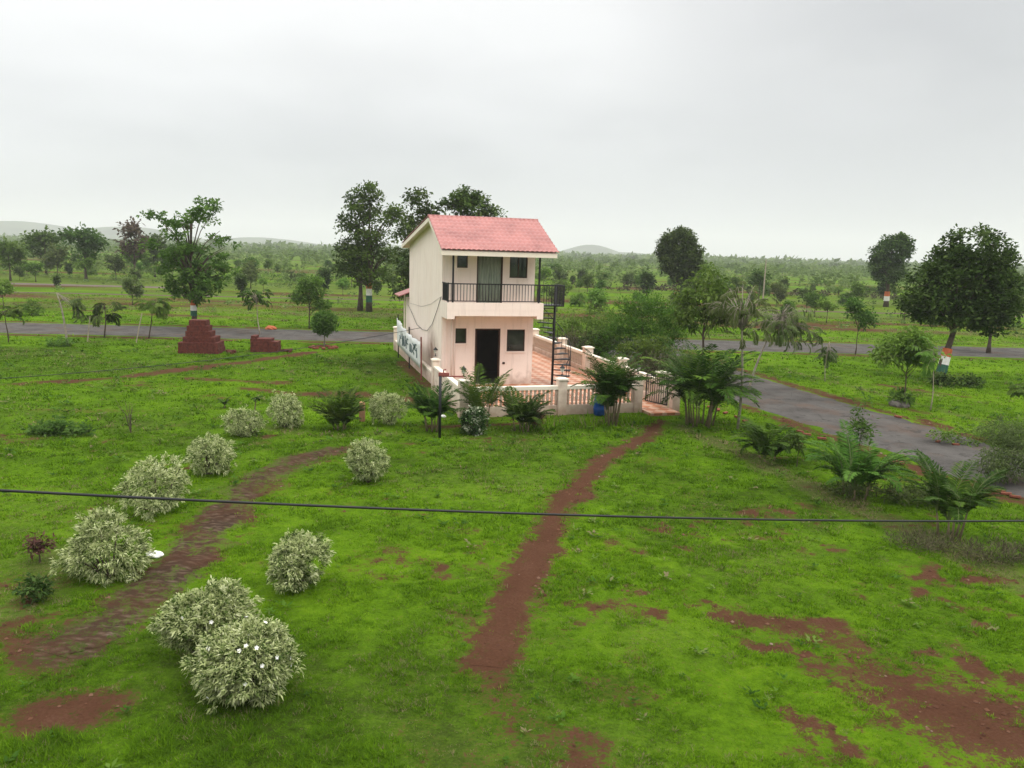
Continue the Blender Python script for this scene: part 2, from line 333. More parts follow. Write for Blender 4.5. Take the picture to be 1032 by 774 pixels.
# ------------------------------------------------------------------ roads and paths
def asphalt():
    m = mat('worn_asphalt', (.092, .086, .080), 1.0, .25, .8, .6, 60, spec=.03, c2=(.055, .050, .047)); t = m.node_tree; b = t.nodes['Principled BSDF']; src = b.inputs['Base Color'].links[0].from_socket
    tc = N(t, 'ShaderNodeTexCoord')
    def layer(src, scale, det, lo, hi, k, c):
        n = N(t, 'ShaderNodeTexNoise'); n.inputs['Scale'].default_value = scale; n.inputs['Detail'].default_value = det; n.inputs['Roughness'].default_value = .7; t.links.new(tc.outputs['Object'], n.inputs['Vector'])
        r = ramp(t, [(lo, (0, 0, 0)), (hi, (k, k, k))]); t.links.new(n.outputs['Fac'], r.inputs[0]); mx = N(t, 'ShaderNodeMix', data_type='RGBA'); mx.inputs['B'].default_value = (*c, 1)
        t.links.new(src, mx.inputs['A']); t.links.new(r.outputs[0], mx.inputs['Factor']); return mx.outputs['Result']
    src = layer(src, .45, 7, .52, .66, .55, (.115, .075, .055))      # red dust washed over it
    src = layer(src, 1.4, 3, .60, .62, .5, (.038, .035, .033))       # patched repairs
    src = layer(src, 14, 3, .62, .70, .6, (.16, .15, .14))           # loose chippings
    vo = N(t, 'ShaderNodeTexVoronoi', feature='DISTANCE_TO_EDGE'); vo.inputs['Scale'].default_value = .8; t.links.new(tc.outputs['Object'], vo.inputs['Vector'])
    r = ramp(t, [(.0, (.3, .3, .3)), (.015, (0, 0, 0))]); t.links.new(vo.outputs['Distance'], r.inputs[0]); mx = N(t, 'ShaderNodeMix', data_type='RGBA'); mx.inputs['B'].default_value = (.03, .026, .023, 1)
    t.links.new(src, mx.inputs['A']); t.links.new(r.outputs[0], mx.inputs['Factor']); t.links.new(mx.outputs['Result'], b.inputs['Base Color']); return m
M_asph = asphalt()
M_soil = mat('red_soil', SOIL2, .95, .22, 2.2, .6, 40, c2=SOIL1)
M_mud = mat('trodden_mud', (.075, .046, .032), .95, .3, 3.2, .8, 30, c2=(.05, .035, .026))
def strip(name, P, W, m, z, rag=.25, sub=14, cross=9, relief=0., seed=0, soil=1.0, dry=0.0):
    """a sheet along a centre line with ragged edges"""
    P = [Vector((p[0], p[1], 0)) for p in P]; pts = []; ws = []
    for i in range(len(P)-1):
        p0, p1, p2, p3 = P[max(i-1, 0)], P[i], P[i+1], P[min(i+2, len(P)-1)]
        for k in range(sub):
            t = k/sub
            pts.append(.5*((2*p1)+(p2-p0)*t+(2*p0-5*p1+4*p2-p3)*t*t+(3*p1-p0-3*p2+p3)*t**3)); ws.append(W[i]*(1-t)+W[i+1]*t)
    pts.append(P[-1]); ws.append(W[-1]); V = []; n = len(pts)
    for i, (p, w) in enumerate(zip(pts, ws)):
        tg = (pts[min(i+1, n-1)]-pts[max(i-1, 0)]).normalized(); nn = Vector((-tg.y, tg.x, 0))
        jl = (float(fbm(np.array(p.x*1.7+seed), np.array(p.y*1.7), 5))-.5)*2*rag; jr = (float(fbm(np.array(p.x*1.7+55+seed), np.array(p.y*1.7+9), 5))-.5)*2*rag
        wl, wr = w+jl*min(1, w*2), w+jr*min(1, w*2)
        for c in range(cross):
            s = c/(cross-1)*2-1; q = p+nn*(s*(wl if s > 0 else wr))
            zz = z + relief*(float(fbm(np.array(q.x*4.2), np.array(q.y*4.2), 4))-.35) - (.06 if m is not None and abs(s) > .98 else 0)
            V.append((q.x, q.y, zz))
    F = [(i*cross+c, i*cross+c+1, (i+1)*cross+c+1, (i+1)*cross+c) for i in range(n-1) for c in range(cross-1)]
    V = np.array(V); at = None
    if m is None:                                   # bare soil of the same ground
        m = M_ground; k = np.tile(1-np.abs(np.linspace(-1, 1, cross))**3, n); sm = soil_mask(V[:, 0], V[:, 1]); e_ = np.repeat(np.clip(np.minimum(np.arange(n), n-1-np.arange(n))/6., 0, 1), cross); V[:, 2] = ground_z(V[:, 0], V[:, 1])+.006+np.maximum(V[:, 2], 0)*k*e_
        at = {'soil': ('POINT', np.clip(np.maximum(sm, soil*k), 0, 1.2)), 'dry': ('POINT', np.maximum(dry_mask(V[:, 0], V[:, 1]), dry)), 'tint': ('POINT', tint(V[:, 0], V[:, 1])), 'mud': ('POINT', mud_mask(V[:, 0], V[:, 1]))}
    o = mesh_np(name, V, np.array(F), m, attrs=at, smooth=True); return tag(o, kind='structure')
strip('path', PATH[0], [w*.72 for w in PATH[1]], None, .008, .4, 22, 17, .02)
strip('path', TRAIL[0], [w*.95 for w in TRAIL[1]], None, .012, .6, 30, 25, .15, 40, .66, .6)
# far road: runs across the whole view; near road leaves it beside the compound
def line_pts(a, b, n): return [(a[0]+(b[0]-a[0])*i/n, a[1]+(b[1]-a[1])*i/n) for i in range(n+1)]
strip('road', line_pts((-140, 47.2), (170, 60.5), 60), [3.9]*61, M_asph, .012, .35, 6, 7)
rd = ROADC
strip('road', rd, [3.6, 3.2, 2.85, 2.75, 2.75, 2.8, 2.8], M_asph, .018, .42, 40, 7)
# cart track through the fields
strip('road', line_pts((-150, 96), (-44, 103), 14), [2.6]*15, mat('gravel_track', (.11, .08, .07), .95, .2, .5), .012, .6, 6, 5)
strip('path', line_pts((-60, 85), (-5, 92), 10), [1.3]*11, M_mud, .012, .9, 8, 5)
strip('path', line_pts((14, 92), (120, 99), 14), [1.8]*15, M_mud, .012, .9, 8, 5)

# ------------------------------------------------------------------ hills on the horizon
hx = np.linspace(-2900, 2200, 240); hy = np.linspace(1750, 3900, 60); HX, HY = np.meshgrid(hx, hy)
hz = np.zeros_like(HX)-3
for cx, cy, h, sx, sy in [(-2350, 3700, 118, 420, 420), (-1750, 3600, 104, 330, 400), (-2900, 3900, 95, 420, 400), (-1250, 3900, 70, 330, 400), (-800, 4300, 55, 420, 400), (370, 3900, 84, 170, 260), (560, 4000, 44, 230, 300), (900, 4600, 30, 500, 400), (1800, 4600, 26, 700, 400)]:
    hz = np.maximum(hz, h*.54*np.exp(-((HX-cx*.68)/(sx*.68))**2-((HY-cy*.68)/(sy*.68))**2)-6)
hz = hz*(.86+.3*fbm(HX/260, HY/260, 4)) - 2
ii = (np.arange(59)[:, None]*240+np.arange(239)[None]).ravel()
tag(mesh_np('hills', np.stack([HX.ravel(), HY.ravel(), hz.ravel()], 1), np.stack([ii, ii+1, ii+241, ii+240], 1), mat('hill_scrub', (.06, .085, .04), .95, .3, .01), smooth=True), kind='structure')

# ------------------------------------------------------------------ materials
M_wall = mat('cream_pink_plaster', (.87, .745, .66), .85, .03, .9, .15, 60, c2=(.83, .69, .60))
def weather(m, streak=.35, splash=True):
    t = m.node_tree; b = t.nodes['Principled BSDF']; src = b.inputs['Base Color'].links[0].from_socket
    tc = N(t, 'ShaderNodeTexCoord'); mp = N(t, 'ShaderNodeMapping'); mp.inputs['Scale'].default_value = (2.6, 2.6, .22); t.links.new(tc.outputs['Object'], mp.inputs[0])
    nz = N(t, 'ShaderNodeTexNoise'); nz.inputs['Scale'].default_value = 2.2; nz.inputs['Detail'].default_value = 6; nz.inputs['Roughness'].default_value = .7; t.links.new(mp.outputs[0], nz.inputs['Vector'])
    rp = ramp(t, [(.52, (0, 0, 0)), (.74, (streak, streak, streak))]); t.links.new(nz.outputs['Fac'], rp.inputs[0])
    mx = N(t, 'ShaderNodeMix', data_type='RGBA'); mx.inputs['B'].default_value = (.36, .30, .24, 1); t.links.new(src, mx.inputs['A']); t.links.new(rp.outputs[0], mx.inputs['Factor']); out = mx.outputs['Result']
    if splash:                                # red mud thrown up by the rain along the foot of the wall, ragged on top
        sp = N(t, 'ShaderNodeSeparateXYZ'); t.links.new(tc.outputs['Object'], sp.inputs[0]); n2 = N(t, 'ShaderNodeTexNoise'); n2.inputs['Scale'].default_value = 3.5; n2.inputs['Detail'].default_value = 6; t.links.new(tc.outputs['Object'], n2.inputs['Vector'])
        ma = N(t, 'ShaderNodeMath', operation='MULTIPLY_ADD'); ma.inputs[1].default_value = -1.1; t.links.new(n2.outputs['Fac'], ma.inputs[0]); t.links.new(sp.outputs['Z'], ma.inputs[2])
        mr = N(t, 'ShaderNodeMapRange'); mr.inputs['From Min'].default_value = -.45; mr.inputs['From Max'].default_value = .1; mr.inputs['To Min'].default_value = .6; mr.inputs['To Max'].default_value = 0; t.links.new(ma.outputs[0], mr.inputs['Value'])
        m2 = N(t, 'ShaderNodeMix', data_type='RGBA'); m2.inputs['B'].default_value = (.30, .17, .11, 1); t.links.new(out, m2.inputs['A']); t.links.new(mr.outputs[0], m2.inputs['Factor']); out = m2.outputs['Result']
    t.links.new(out, b.inputs['Base Color'])
weather(M_wall, .34)
M_trim = mat('pale_trim_paint', (.80, .715, .60), .75, .04, 1.5, .1, 50)
M_cw = mat('weathered_pale_plaster', (.74, .62, .52), .85, .07, 1.4, .25, 50, c2=(.52, .40, .32))
weather(M_cw, .45)
M_black = mat('black_paint_metal', (.014, .014, .016), .45, .2, 8)
M_roof = mat('salmon_roof_sheet', (.37, .138, .122), .45, .2, 1.1, 0, spec=.45, c2=(.25, .085, .075))
M_brown = mat('dark_timber', (.055, .03, .02), .6, .2, 6)
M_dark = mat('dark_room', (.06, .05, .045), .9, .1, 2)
M_curt = mat('green_curtain', (.30, .35, .28), .9, .3, 2.5, .2, 14, c2=(.12, .17, .135), stretch=(5, 5, .5))
M_white = mat('white_paint', (.78, .77, .74), .7, .05, 4)
M_blue = mat('blue_plastic', (.015, .075, .30), .4, .15, 4)
M_red = mat('red_oxide_metal', (.26, .07, .06), .6, .2, 8)
def glassmat():
    m, t, b = newmat('dark_window_glass'); b.inputs['Base Color'].default_value = (.02, .028, .024, 1); b.inputs['Roughness'].default_value = .08; b.inputs['Specular IOR Level'].default_value = .6
    tc = N(t, 'ShaderNodeTexCoord'); nz = N(t, 'ShaderNodeTexNoise'); nz.inputs['Scale'].default_value = 1.7; t.links.new(tc.outputs['Object'], nz.inputs['Vector'])
    rp = ramp(t, [(.35, (.012, .016, .014)), (.7, (.05, .062, .05))]); t.links.new(nz.outputs['Fac'], rp.inputs[0]); t.links.new(rp.outputs[0], b.inputs['Base Color'])
    return m
M_glass = glassmat()
def tilemat():
    m, t, b = newmat('terrace_tiles'); b.inputs['Roughness'].default_value = .5; b.inputs['Specular IOR Level'].default_value = .3
    tc = N(t, 'ShaderNodeTexCoord'); mp = N(t, 'ShaderNodeMapping'); mp.inputs['Rotation'].default_value = (0, 0, R(45)); t.links.new(tc.outputs['Object'], mp.inputs[0])
    ch = N(t, 'ShaderNodeTexChecker'); ch.inputs['Scale'].default_value = 2.6; ch.inputs['Color1'].default_value = (.46, .175, .085, 1); ch.inputs['Color2'].default_value = (.60, .38, .27, 1)
    t.links.new(mp.outputs[0], ch.inputs['Vector'])
    nz = N(t, 'ShaderNodeTexNoise'); nz.inputs['Scale'].default_value = 1.5; nz.inputs['Detail'].default_value = 5; t.links.new(tc.outputs['Object'], nz.inputs['Vector'])
    rp = ramp(t, [(.3, (.7, .66, .62)), (.6, (1, 1, 1))]); t.links.new(nz.outputs['Fac'], rp.inputs[0])
    mx = N(t, 'ShaderNodeMix', data_type='RGBA', blend_type='MULTIPLY'); mx.inputs['Factor'].default_value = 1
    t.links.new(ch.outputs[0], mx.inputs['A']); t.links.new(rp.outputs[0], mx.inputs['B']); t.links.new(mx.outputs['Result'], b.inputs['Base Color'])
    return m
M_tile = tilemat()
def wall_side_mat():
    """the gable wall: plaster with the sooty smear near its foot and a thin damp run"""
    m = M_wall.copy(); m.name = 'stained_plaster'; t = m.node_tree; b = t.nodes['Principled BSDF']
    src = b.inputs['Base Color'].links[0].from_socket
    tc = N(t, 'ShaderNodeTexCoord'); mp = N(t, 'ShaderNodeMapping'); mp.inputs['Location'].default_value = (0, -2.1*.55, -1.35*.8); mp.inputs['Scale'].default_value = (0, .55, .8)
    t.links.new(tc.outputs['Object'], mp.inputs[0])
    gq = N(t, 'ShaderNodeTexGradient', gradient_type='SPHERICAL'); t.links.new(mp.outputs[0], gq.inputs[0])
    nz = N(t, 'ShaderNodeTexNoise'); nz.inputs['Scale'].default_value = 2; nz.inputs['Detail'].default_value = 5; t.links.new(tc.outputs['Object'], nz.inputs['Vector'])
    ml = N(t, 'ShaderNodeMath', operation='MULTIPLY'); t.links.new(gq.outputs['Fac'], ml.inputs[0]); t.links.new(nz.outputs['Fac'], ml.inputs[1])
    mx = N(t, 'ShaderNodeMix', data_type='RGBA'); ml2 = N(t, 'ShaderNodeMath', operation='MULTIPLY'); ml2.inputs[1].default_value = 2.2; ml2.use_clamp = True; t.links.new(ml.outputs[0], ml2.inputs[0]); mx.inputs['B'].default_value = (.30, .20, .15, 1); t.links.new(src, mx.inputs['A']); t.links.new(ml2.outputs[0], mx.inputs['Factor'])
    t.links.new(mx.outputs['Result'], b.inputs['Base Color']); return m
M_stain = wall_side_mat()

# ------------------------------------------------------------------ the house (local axes: u along the front, v to the back)
house = empty('house', tuple(O), A, 'narrow two storey cream pink house with salmon red tiled roof and black railed balcony', 'house')
HU, HV, TZ = 4.18, 9.1, .12
def front_wall(z0, z1, holes, v0=0.0, th=.16, u0=.16, u1=HU-.16):
    mb = MB(); us = sorted({u0, u1, *[h[0] for h in holes], *[h[1] for h in holes]}); zs = sorted({z0, z1, *[h[2] for h in holes], *[h[3] for h in holes]})
    for i in range(len(us)-1):
        for j in range(len(zs)-1):
            cu, cz = (us[i]+us[i+1])/2, (zs[j]+zs[j+1])/2
            if any(h[0] < cu < h[1] and h[2] < cz < h[3] for h in holes): continue
            mb.box(us[i], us[i+1], v0, v0+th, zs[j], zs[j+1])
    return mb
LOW = [(.62, 1.12, 1.97, 2.63), (1.51, 2.67, .13, 2.62), (2.97, 3.81, 1.6, 2.58)]
UPP = [(.65, 1.12, 5.25, 5.86), (1.53, 2.7, 3.72, 5.9), (3.01, 3.83, 4.86, 5.86)]
RIDGE_V, RIDGE_Z, EF_V, EF_Z, EB_V, EB_Z = 1.55, 7.42, -1.5, 5.98, 9.75, 6.22
def roofz(v): return EF_Z+(v-EF_V)*(RIDGE_Z-EF_Z)/(RIDGE_V-EF_V) if v < RIDGE_V else RIDGE_Z+(v-RIDGE_V)*(EB_Z-RIDGE_Z)/(EB_V-RIDGE_V)
front_wall(0.0, 3.25, LOW).build('wall', M_wall, house)
front_wall(3.25, 6.5, UPP).build('wall', M_wall, house)
gab = [(0, 0), (HV, 0), (HV, roofz(HV)-.1), (RIDGE_V, RIDGE_Z-.1), (0, roofz(0)-.1)]
MB().prism(gab, 0, .16, 'x').build('wall', M_stain, house)
MB().prism(gab, HU-.16, HU, 'x').build('wall', M_wall, house)
MB().box(.16, HU-.16, HV-.16, HV, 0, roofz(HV)-.1).build('wall', M_wall, house)
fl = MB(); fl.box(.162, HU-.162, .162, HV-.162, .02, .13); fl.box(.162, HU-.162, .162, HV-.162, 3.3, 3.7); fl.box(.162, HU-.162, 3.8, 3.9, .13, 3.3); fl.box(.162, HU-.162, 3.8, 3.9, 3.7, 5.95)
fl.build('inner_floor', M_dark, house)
MB().box(.02, .20, -.07, -.004, .1, 3.2).build('corner_pilaster', M_wall, house)
# windows
def window(u0, u1, z0, z1, mullion=False):
    fr = MB(); w = .045
    fr.box(u0, u1, .03, .10, z0, z0+w); fr.box(u0, u1, .03, .10, z1-w, z1); fr.box(u0, u0+w, .03, .10, z0+w, z1-w); fr.box(u1-w, u1, .03, .10, z0+w, z1-w)
    if mullion: fr.box((u0+u1)/2-.02, (u0+u1)/2+.02, .03, .10, z0+w, z1-w)
    f = fr.build('window', M_brown, house)
    MB().box(u0+w, u1-w, .06, .075, z0+w, z1-w).build('pane', M_glass, f)
    MB().box(u0-.04, u1+.04, -.05, -.003, z0-.06, z0-.005).build('sill', M_wall, f)
window(*LOW[0]); window(*LOW[2]); window(*UPP[0]); window(*UPP[2], True)
# doors
df = MB(); u0, u1, z0, z1 = LOW[1]; df.box(u0, u0+.07, .02, .14, z0, z1-.07); df.box(u1-.07, u1, .02, .14, z0, z1-.07); df.box(u0, u1, .02, .14, z1-.07, z1)
dr = df.build('door', M_brown, house)
MB().box(u0+.08, u0+.13, .16, 1.0, z0+.02, z1-.09).build('door_leaf', M_brown, dr)
df = MB(); u0, u1, z0, z1 = UPP[1]; df.box(u0, u0+.06, .02, .14, z0, z1-.06); df.box(u1-.06, u1, .02, .14, z0, z1-.06); df.box(u0, u1, .02, .14, z1-.06, z1)
dr2 = df.build('door', M_brown, house); dr2['label'] = 'upper door behind a hanging green curtain'
nn = 60; V = []
for i in range(nn+1):
    u = u0+.06+(u1-u0-.12)*i/nn; vv = .09+.022*math.sin(i*.95)+.012*math.sin(i*2.3)
    V += [(u, vv, z0+.03), (u+.01*math.sin(i), vv*.9, z1-.06)]
cur = mesh_np('curtain', V, np.array([(2*i, 2*i+2, 2*i+3, 2*i+1) for i in range(nn)]), M_curt, dr2, smooth=True)
cur.modifiers.new('solid', 'SOLIDIFY').thickness = .006
MB().box(2.79, 2.9, -.03, -.003, 1.03, 1.12).build('switch_box', M_brown, house)
MB().tube([(.47, -.045, .15), (.47, -.045, 3.2)], .03, 8).tube([(.60, -.04, .15), (.60, -.04, 3.2)], .018, 8).build('drain_pipe', M_wall, house, True)
# balcony
b_ = MB(); b_.box(-.02, 4.2, -1.3, -.005, 3.42, 3.52); b_.box(-.02, 4.2, -1.3, -1.17, 3.28, 3.42); b_.box(-.02, 4.2, -1.305, -1.16, 3.52, 3.84); b_.box(-.02, .12, -1.16, -.005, 3.52, 3.84); b_.box(4.08, 4.2, -1.16, -.3, 3.52, 3.84)
b_.box(-.02, .30, -1.17, -.005, 3.15, 3.42); b_.box(3.92, 4.2, -1.17, -.005, 3.15, 3.42); b_.box(-.02, .30, -1.3, -1.17, 3.15, 3.28); b_.box(3.92, 4.2, -1.3, -1.17, 3.15, 3.28)
b_.build('balcony', M_wall, house)
ra = MB(); RT, RB, RV = 4.62, 3.9, -1.23
ra.box(-.0, 4.14, RV-.025, RV+.025, RT-.025, RT+.02); ra.box(-.0, 4.14, RV-.02, RV+.02, RB-.015, RB+.02)
ra.box(-.0, .04, RV+.026, -.01, RT-.025, RT+.02); ra.box(-.0, .04, RV+.026, -.01, RB-.015, RB+.02); ra.box(-.005, .045, RV-.03, RV+.03, 3.841, RT+.04)
rail = ra.build('railing', M_black, house)
bar = MB().box(-.011, .011, -.011, .011, RB+.021, RT-.026).build('bar', M_black, rail); bar.location = (.15, RV, 0)
for i in range(1, 30): link_copy(bar, rail).location = (.15+i*.1345, RV, 0)
for i in range(9): link_copy(bar, rail).location = (.02, RV+.14+i*.12, 0)
for uu in (.22, 3.99): MB().box(uu-.035, uu+.035, RV-.035, RV+.035, 3.842, 5.9).build('post', M_black, house)
# roof: pantile sheets with real waves and steps
def roof_sheet(name, v0, z0, v1, z1, u0, u1, parent):
    pitch = .21; nu = int((u1-u0)/pitch*8); L = math.hypot(v1-v0, z1-z0); course = .33; nv = int(L/course*4)
    us = np.linspace(u0, u1, nu+1); ts = np.linspace(0, 1, nv+1); V = []
    nrm = np.array([0, -(z1-z0)/L, (v1-v0)/L]); nrm *= np.sign(nrm[2])
    for t in ts:
        d = t*L; stp = .045*(1-((d/course) % 1.0))
        for u in us:
            wv = .042*abs(math.sin(math.pi*(u-u0)/pitch))
            V.append(np.array([u, v0+(v1-v0)*t, z0+(z1-z0)*t])+nrm*(wv+stp+.01))
    ii = (np.arange(nv)[:, None]*(nu+1)+np.arange(nu)[None]).ravel()
    o = mesh_np(name, np.array(V), np.stack([ii, ii+1, ii+nu+2, ii+nu+1], 1), M_roof, parent, smooth=False)
    o.modifiers.new('solid', 'SOLIDIFY').thickness = .012; return o
RU0, RU1 = -.34, 4.66
roof = roof_sheet('roof', EF_V-.06, EF_Z-.01, RIDGE_V, RIDGE_Z, RU0-.02, RU1+.06, house)
roof_sheet('rear_slope', EB_V+.06, EB_Z-.01, RIDGE_V, RIDGE_Z, RU0-.02, RU1+.06, roof)
MB().tube([(RU0-.03, RIDGE_V, RIDGE_Z+.02), (RU1+.07, RIDGE_V, RIDGE_Z+.02)], .075, 10).build('ridge_tile', M_roof, roof, True)
sl = MB(); t_ = .10
sl.prism([(EF_V, EF_Z-t_), (RIDGE_V, RIDGE_Z-t_), (EB_V, EB_Z-t_), (EB_V, EB_Z-.012), (RIDGE_V, RIDGE_Z-.012), (EF_V, EF_Z-.012)], RU0+.03, RU1-.03, 'x')
sl.build('soffit', M_wall, roof)
fa = MB(); fa.box(RU0, RU1, EF_V-.035, EF_V-.002, EF_Z-.2, EF_Z-.014); fa.box(RU0, RU1, EB_V+.002, EB_V+.035, EB_Z-.2, EB_Z-.014)
for a0, a1 in ((RU0, RU0+.028), (RU1-.028, RU1)):
    fa.prism([(EF_V-.001, EF_Z-.2), (RIDGE_V, RIDGE_Z-.2), (EB_V+.001, EB_Z-.2), (EB_V+.001, EB_Z-.013), (RIDGE_V, RIDGE_Z-.013), (EF_V-.001, EF_Z-.013)], a0, a1, 'x')
fa.build('fascia', M_trim, roof)
# rear porch with its own little red roof
rp_ = MB(); rp_.box(.05, 2.6, HV+.003, HV+1.6, 0, 3.3); pr = rp_.build('rear_porch', M_wall, house)
MB().prism([(-.55, 3.42), (.9, 3.98), (.9, 4.03), (-.55, 3.47)], HV+.004, HV+1.9, 'y').build('porch_roof', M_roof, pr)
MB().box(-.06, .0, HV+1.5, HV+1.6, 0, 3.45).build('porch_post', M_trim, pr)
# cables sagging on the gable wall
cb = MB(); cb.tube([(-.02, .05, 4.0), (-.03, .9, 3.35), (-.04, 2.0, 2.62), (-.05, 3.2, 2.2), (-.05, 4.6, 2.1), (-.06, 6.2, 2.2), (-.05, 8.2, 2.75), (-.08, 9.0, 3.0)], .012, 6)
cb.build('hanging_cable', M_black, house, True)
MB().tube([(-.015, .3, 3.95), (-.015, 2.5, 3.5), (-.015, 5.0, 3.2), (-.015, 8.8, 3.1)], .005, 5).build('thin_cable', M_black, house, True)

# ------------------------------------------------------------------ terrace, compound walls, gate
ter = MB().box(-.15, 7.95, -5.98, -.002, .0, TZ).box(HU+.002, 7.95, .0, 13, .0, TZ).box(6.75, 8.0, -6.9, -5.982, -.02, TZ-.02).build('terrace', M_tile)
ter.location = O; ter.rotation_euler = (0, 0, A); tag(ter, kind='structure')
bal_prof = [(.045, 0), (.06, .03), (.04, .07), (.06, .18), (.062, .22), (.04, .27), (.055, .30), (.055, .33), (.04, .36), (.05, .43), (.055, .448)]
_bm = MB().lathe(bal_prof, n=8); _bal = None
def compound(label, p0, p1, pillars, base_to=.36, balus=True, spacing=.165, pil=.30, pil_h=1.32, low=None):
    """a wall from p0 to p1 (u, v): plinth, balusters, coping; pillars at the distances given"""
    global _bal
    P0 = np.array(hw(*p0)); P1 = np.array(hw(*p1)); L = float(np.hypot(*(P1-P0)[:2])); ang = math.atan2(P1[1]-P0[1], P1[0]-P0[0])
    w = empty('compound_wall', tuple(P0), ang, label, 'wall')
    MB().box(0, L, -.08, .08, -.1, base_to if balus else (low or .98)).build('plinth', M_cw, w)
    MB().box(0, L, -.11, .11, .952 if balus else (low or .98)+.002, (low or .98)+.1 if not balus else 1.1).build('coping', M_trim, w, bevel=.012)
    for d in pillars:
        pm = MB().box(d-pil/2, d+pil/2, -pil/2, pil/2, -.1, pil_h).build('pillar', M_cw, w, bevel=.01)
        MB().box(d-pil/2-.04, d+pil/2+.04, -pil/2-.04, pil/2+.04, pil_h+.001, pil_h+.05).lathe([(pil*.6, 0), (pil*.5, .025), (pil*.2, .045), (.02, .05)], d, 0, pil_h+.051, 8).build('cap', M_trim, pm)
    if balus:
        d = spacing*.6
        while d < L:
            if all(abs(d-q) > pil/2+.03 for q in pillars):
                if _bal is None: _bal = b = _bm.build('baluster', M_cw, w, True)
                else: b = link_copy(_bal, w)
                b.location = (d, 0, base_to+.002); b.scale = (1, 1, 1.30)
            d += spacing
    return w
compound('low pale balustrade wall along the front of the terrace, palms before it', (-.35, -6.05), (6.7, -6.05), [.0, 3.78, 6.9], pil=.34)
compound('low pale wall running from the house corner to the front terrace pillar', (-.35, -.35), (-.35, -5.86), [.22], balus=False)
compound('pale balustrade wall along the right of the terrace beside the shrubs', (8.05, -5.4), (8.05, 12.6), [.18, 4.2, 8.3, 12.1, 17.0], spacing=.24, pil=.42, pil_h=1.36)
compound('low pale wall behind the white banner at the foot of the gable wall', (-.13, .05), (-.13, 13.3), [13.1], balus=False, base_to=.3, low=.5)
gpz = MB().box(8.0, 8.32, -6.25, -5.93, -.1, 1.32).box(7.97, 8.35, -6.28, -5.9, 1.321, 1.37).build('gate_post', M_cw)
gpz.location = O; gpz.rotation_euler = (0, 0, A); tag(gpz, 'square pale gate post half hidden behind the big dark palm', 'gate post')
gate = empty('gate', hw(7.98, -5.85), A+R(112), 'black metal bar gate standing open at the end of the red path', 'gate')
gf = MB(); gf.box(0, 1.15, -.02, .02, .16, .2); gf.box(0, 1.15, -.02, .02, 1.22, 1.26); gf.box(0, 1.15, -.02, .02, .95, .98); gf.box(-.0, .04, -.02, .02, .201, 1.219); gf.box(1.11, 1.15, -.02, .02, .201, 1.219)
gf.build('frame', M_black, gate)
gb = MB().box(-.011, .011, -.009, .009, .202, 1.38).build('bar', M_black, gate); gb.location = (.11, 0, 0)
for i in range(1, 9): link_copy(gb, gate).location = (.11+i*.115, 0, 0)
# pillar lanterns
def lantern(loc, label):
    t = empty('lantern', loc, 0, label, 'lamp', 'black lanterns on the compound pillars')
    MB().lathe([(.05, 0), (.05, .02), (.015, .04), (.015, .12), (.04, .13)], n=8).build('stem', M_black, t)
    MB().lathe([(.05, .131), (.085, .27)], n=6).build('glass', mat('milky_glass', (.55, .55, .5), .3), t)
    MB().lathe([(.11, .271), (.09, .30), (.02, .37), (.012, .41)], n=6).build('cap', M_black, t)
def pil_top(u, v, z=1.49): return hw(u, v, z)
lantern(pil_top(-.35, -6.05), 'black lantern on the front left corner pillar of the terrace wall')
lantern(pil_top(3.43, -6.05), 'black lantern on the middle pillar of the front terrace wall')
lantern(pil_top(6.55, -6.05), 'black lantern on the white pillar beside the gate')
lantern(pil_top(-.35, -.57), 'black lantern at the house end of the left terrace wall')

# ------------------------------------------------------------------ spiral staircase
st = empty('spiral_staircase', hw(5.02, -.45), A, 'black metal spiral staircase climbing to the right end of the balcony', 'staircase')
MB().tube([(0, 0, TZ), (0, 0, 4.62)], .055, 10).build('centre_pole', M_black, st, True)
nst = 15; hp = []
a_end = math.pi+.35
tread = None
for i in range(nst):
    an = R(-58)+i*R(16.6); z = TZ+(i+1)*(3.72-TZ)/(nst+.6)
    tm = MB(); r0, r1, hwid = .06, .82, R(15)
    pts = [(r0*math.cos(-hwid), r0*math.sin(-hwid)), (r1*math.cos(-hwid), r1*math.sin(-hwid)), (r1, 0), (r1*math.cos(hwid), r1*math.sin(hwid)), (r0*math.cos(hwid), r0*math.sin(hwid))]
    if tread is None:
        tm.prism(pts, -.02, .02, 'z'); tread = tm.build('tread', M_black, st); ob = tread
        balt = MB().tube([(.79, 0, .02), (.79, 0, .82)], .012, 6).build('rod', M_black, tread)
    else:
        ob = link_copy(tread, st); link_copy(balt, ob)
    ob.location = (0, 0, z); ob.rotation_euler = (0, 0, an)
    hp.append((.79*math.cos(an), .79*math.sin(an), z+.83))
MB().tube(hp, .018, 6).build('handrail', M_black, st, True)
pf = MB(); pf.box(-.85, .15, -.78, .2, 3.70, 3.76); pf.build('landing', M_black, st)
lr = MB(); lr.box(-.9, .15, -.78, -.74, 4.58, 4.63); lr.box(.11, .15, -.735, .2, 4.58, 4.63); lr.box(.11, .15, -.78, -.74, 3.761, 4.579); lr.box(.11, .15, .16, .2, 3.761, 4.579)
for i in range(8): lr.box(-.8+i*.12, -.78+i*.12, -.77, -.75, 3.761, 4.579)
for i in range(7): lr.box(.12, .14, -.66+i*.12, -.64+i*.12, 3.761, 4.579)
lr.build('landing_rail', M_black, st)

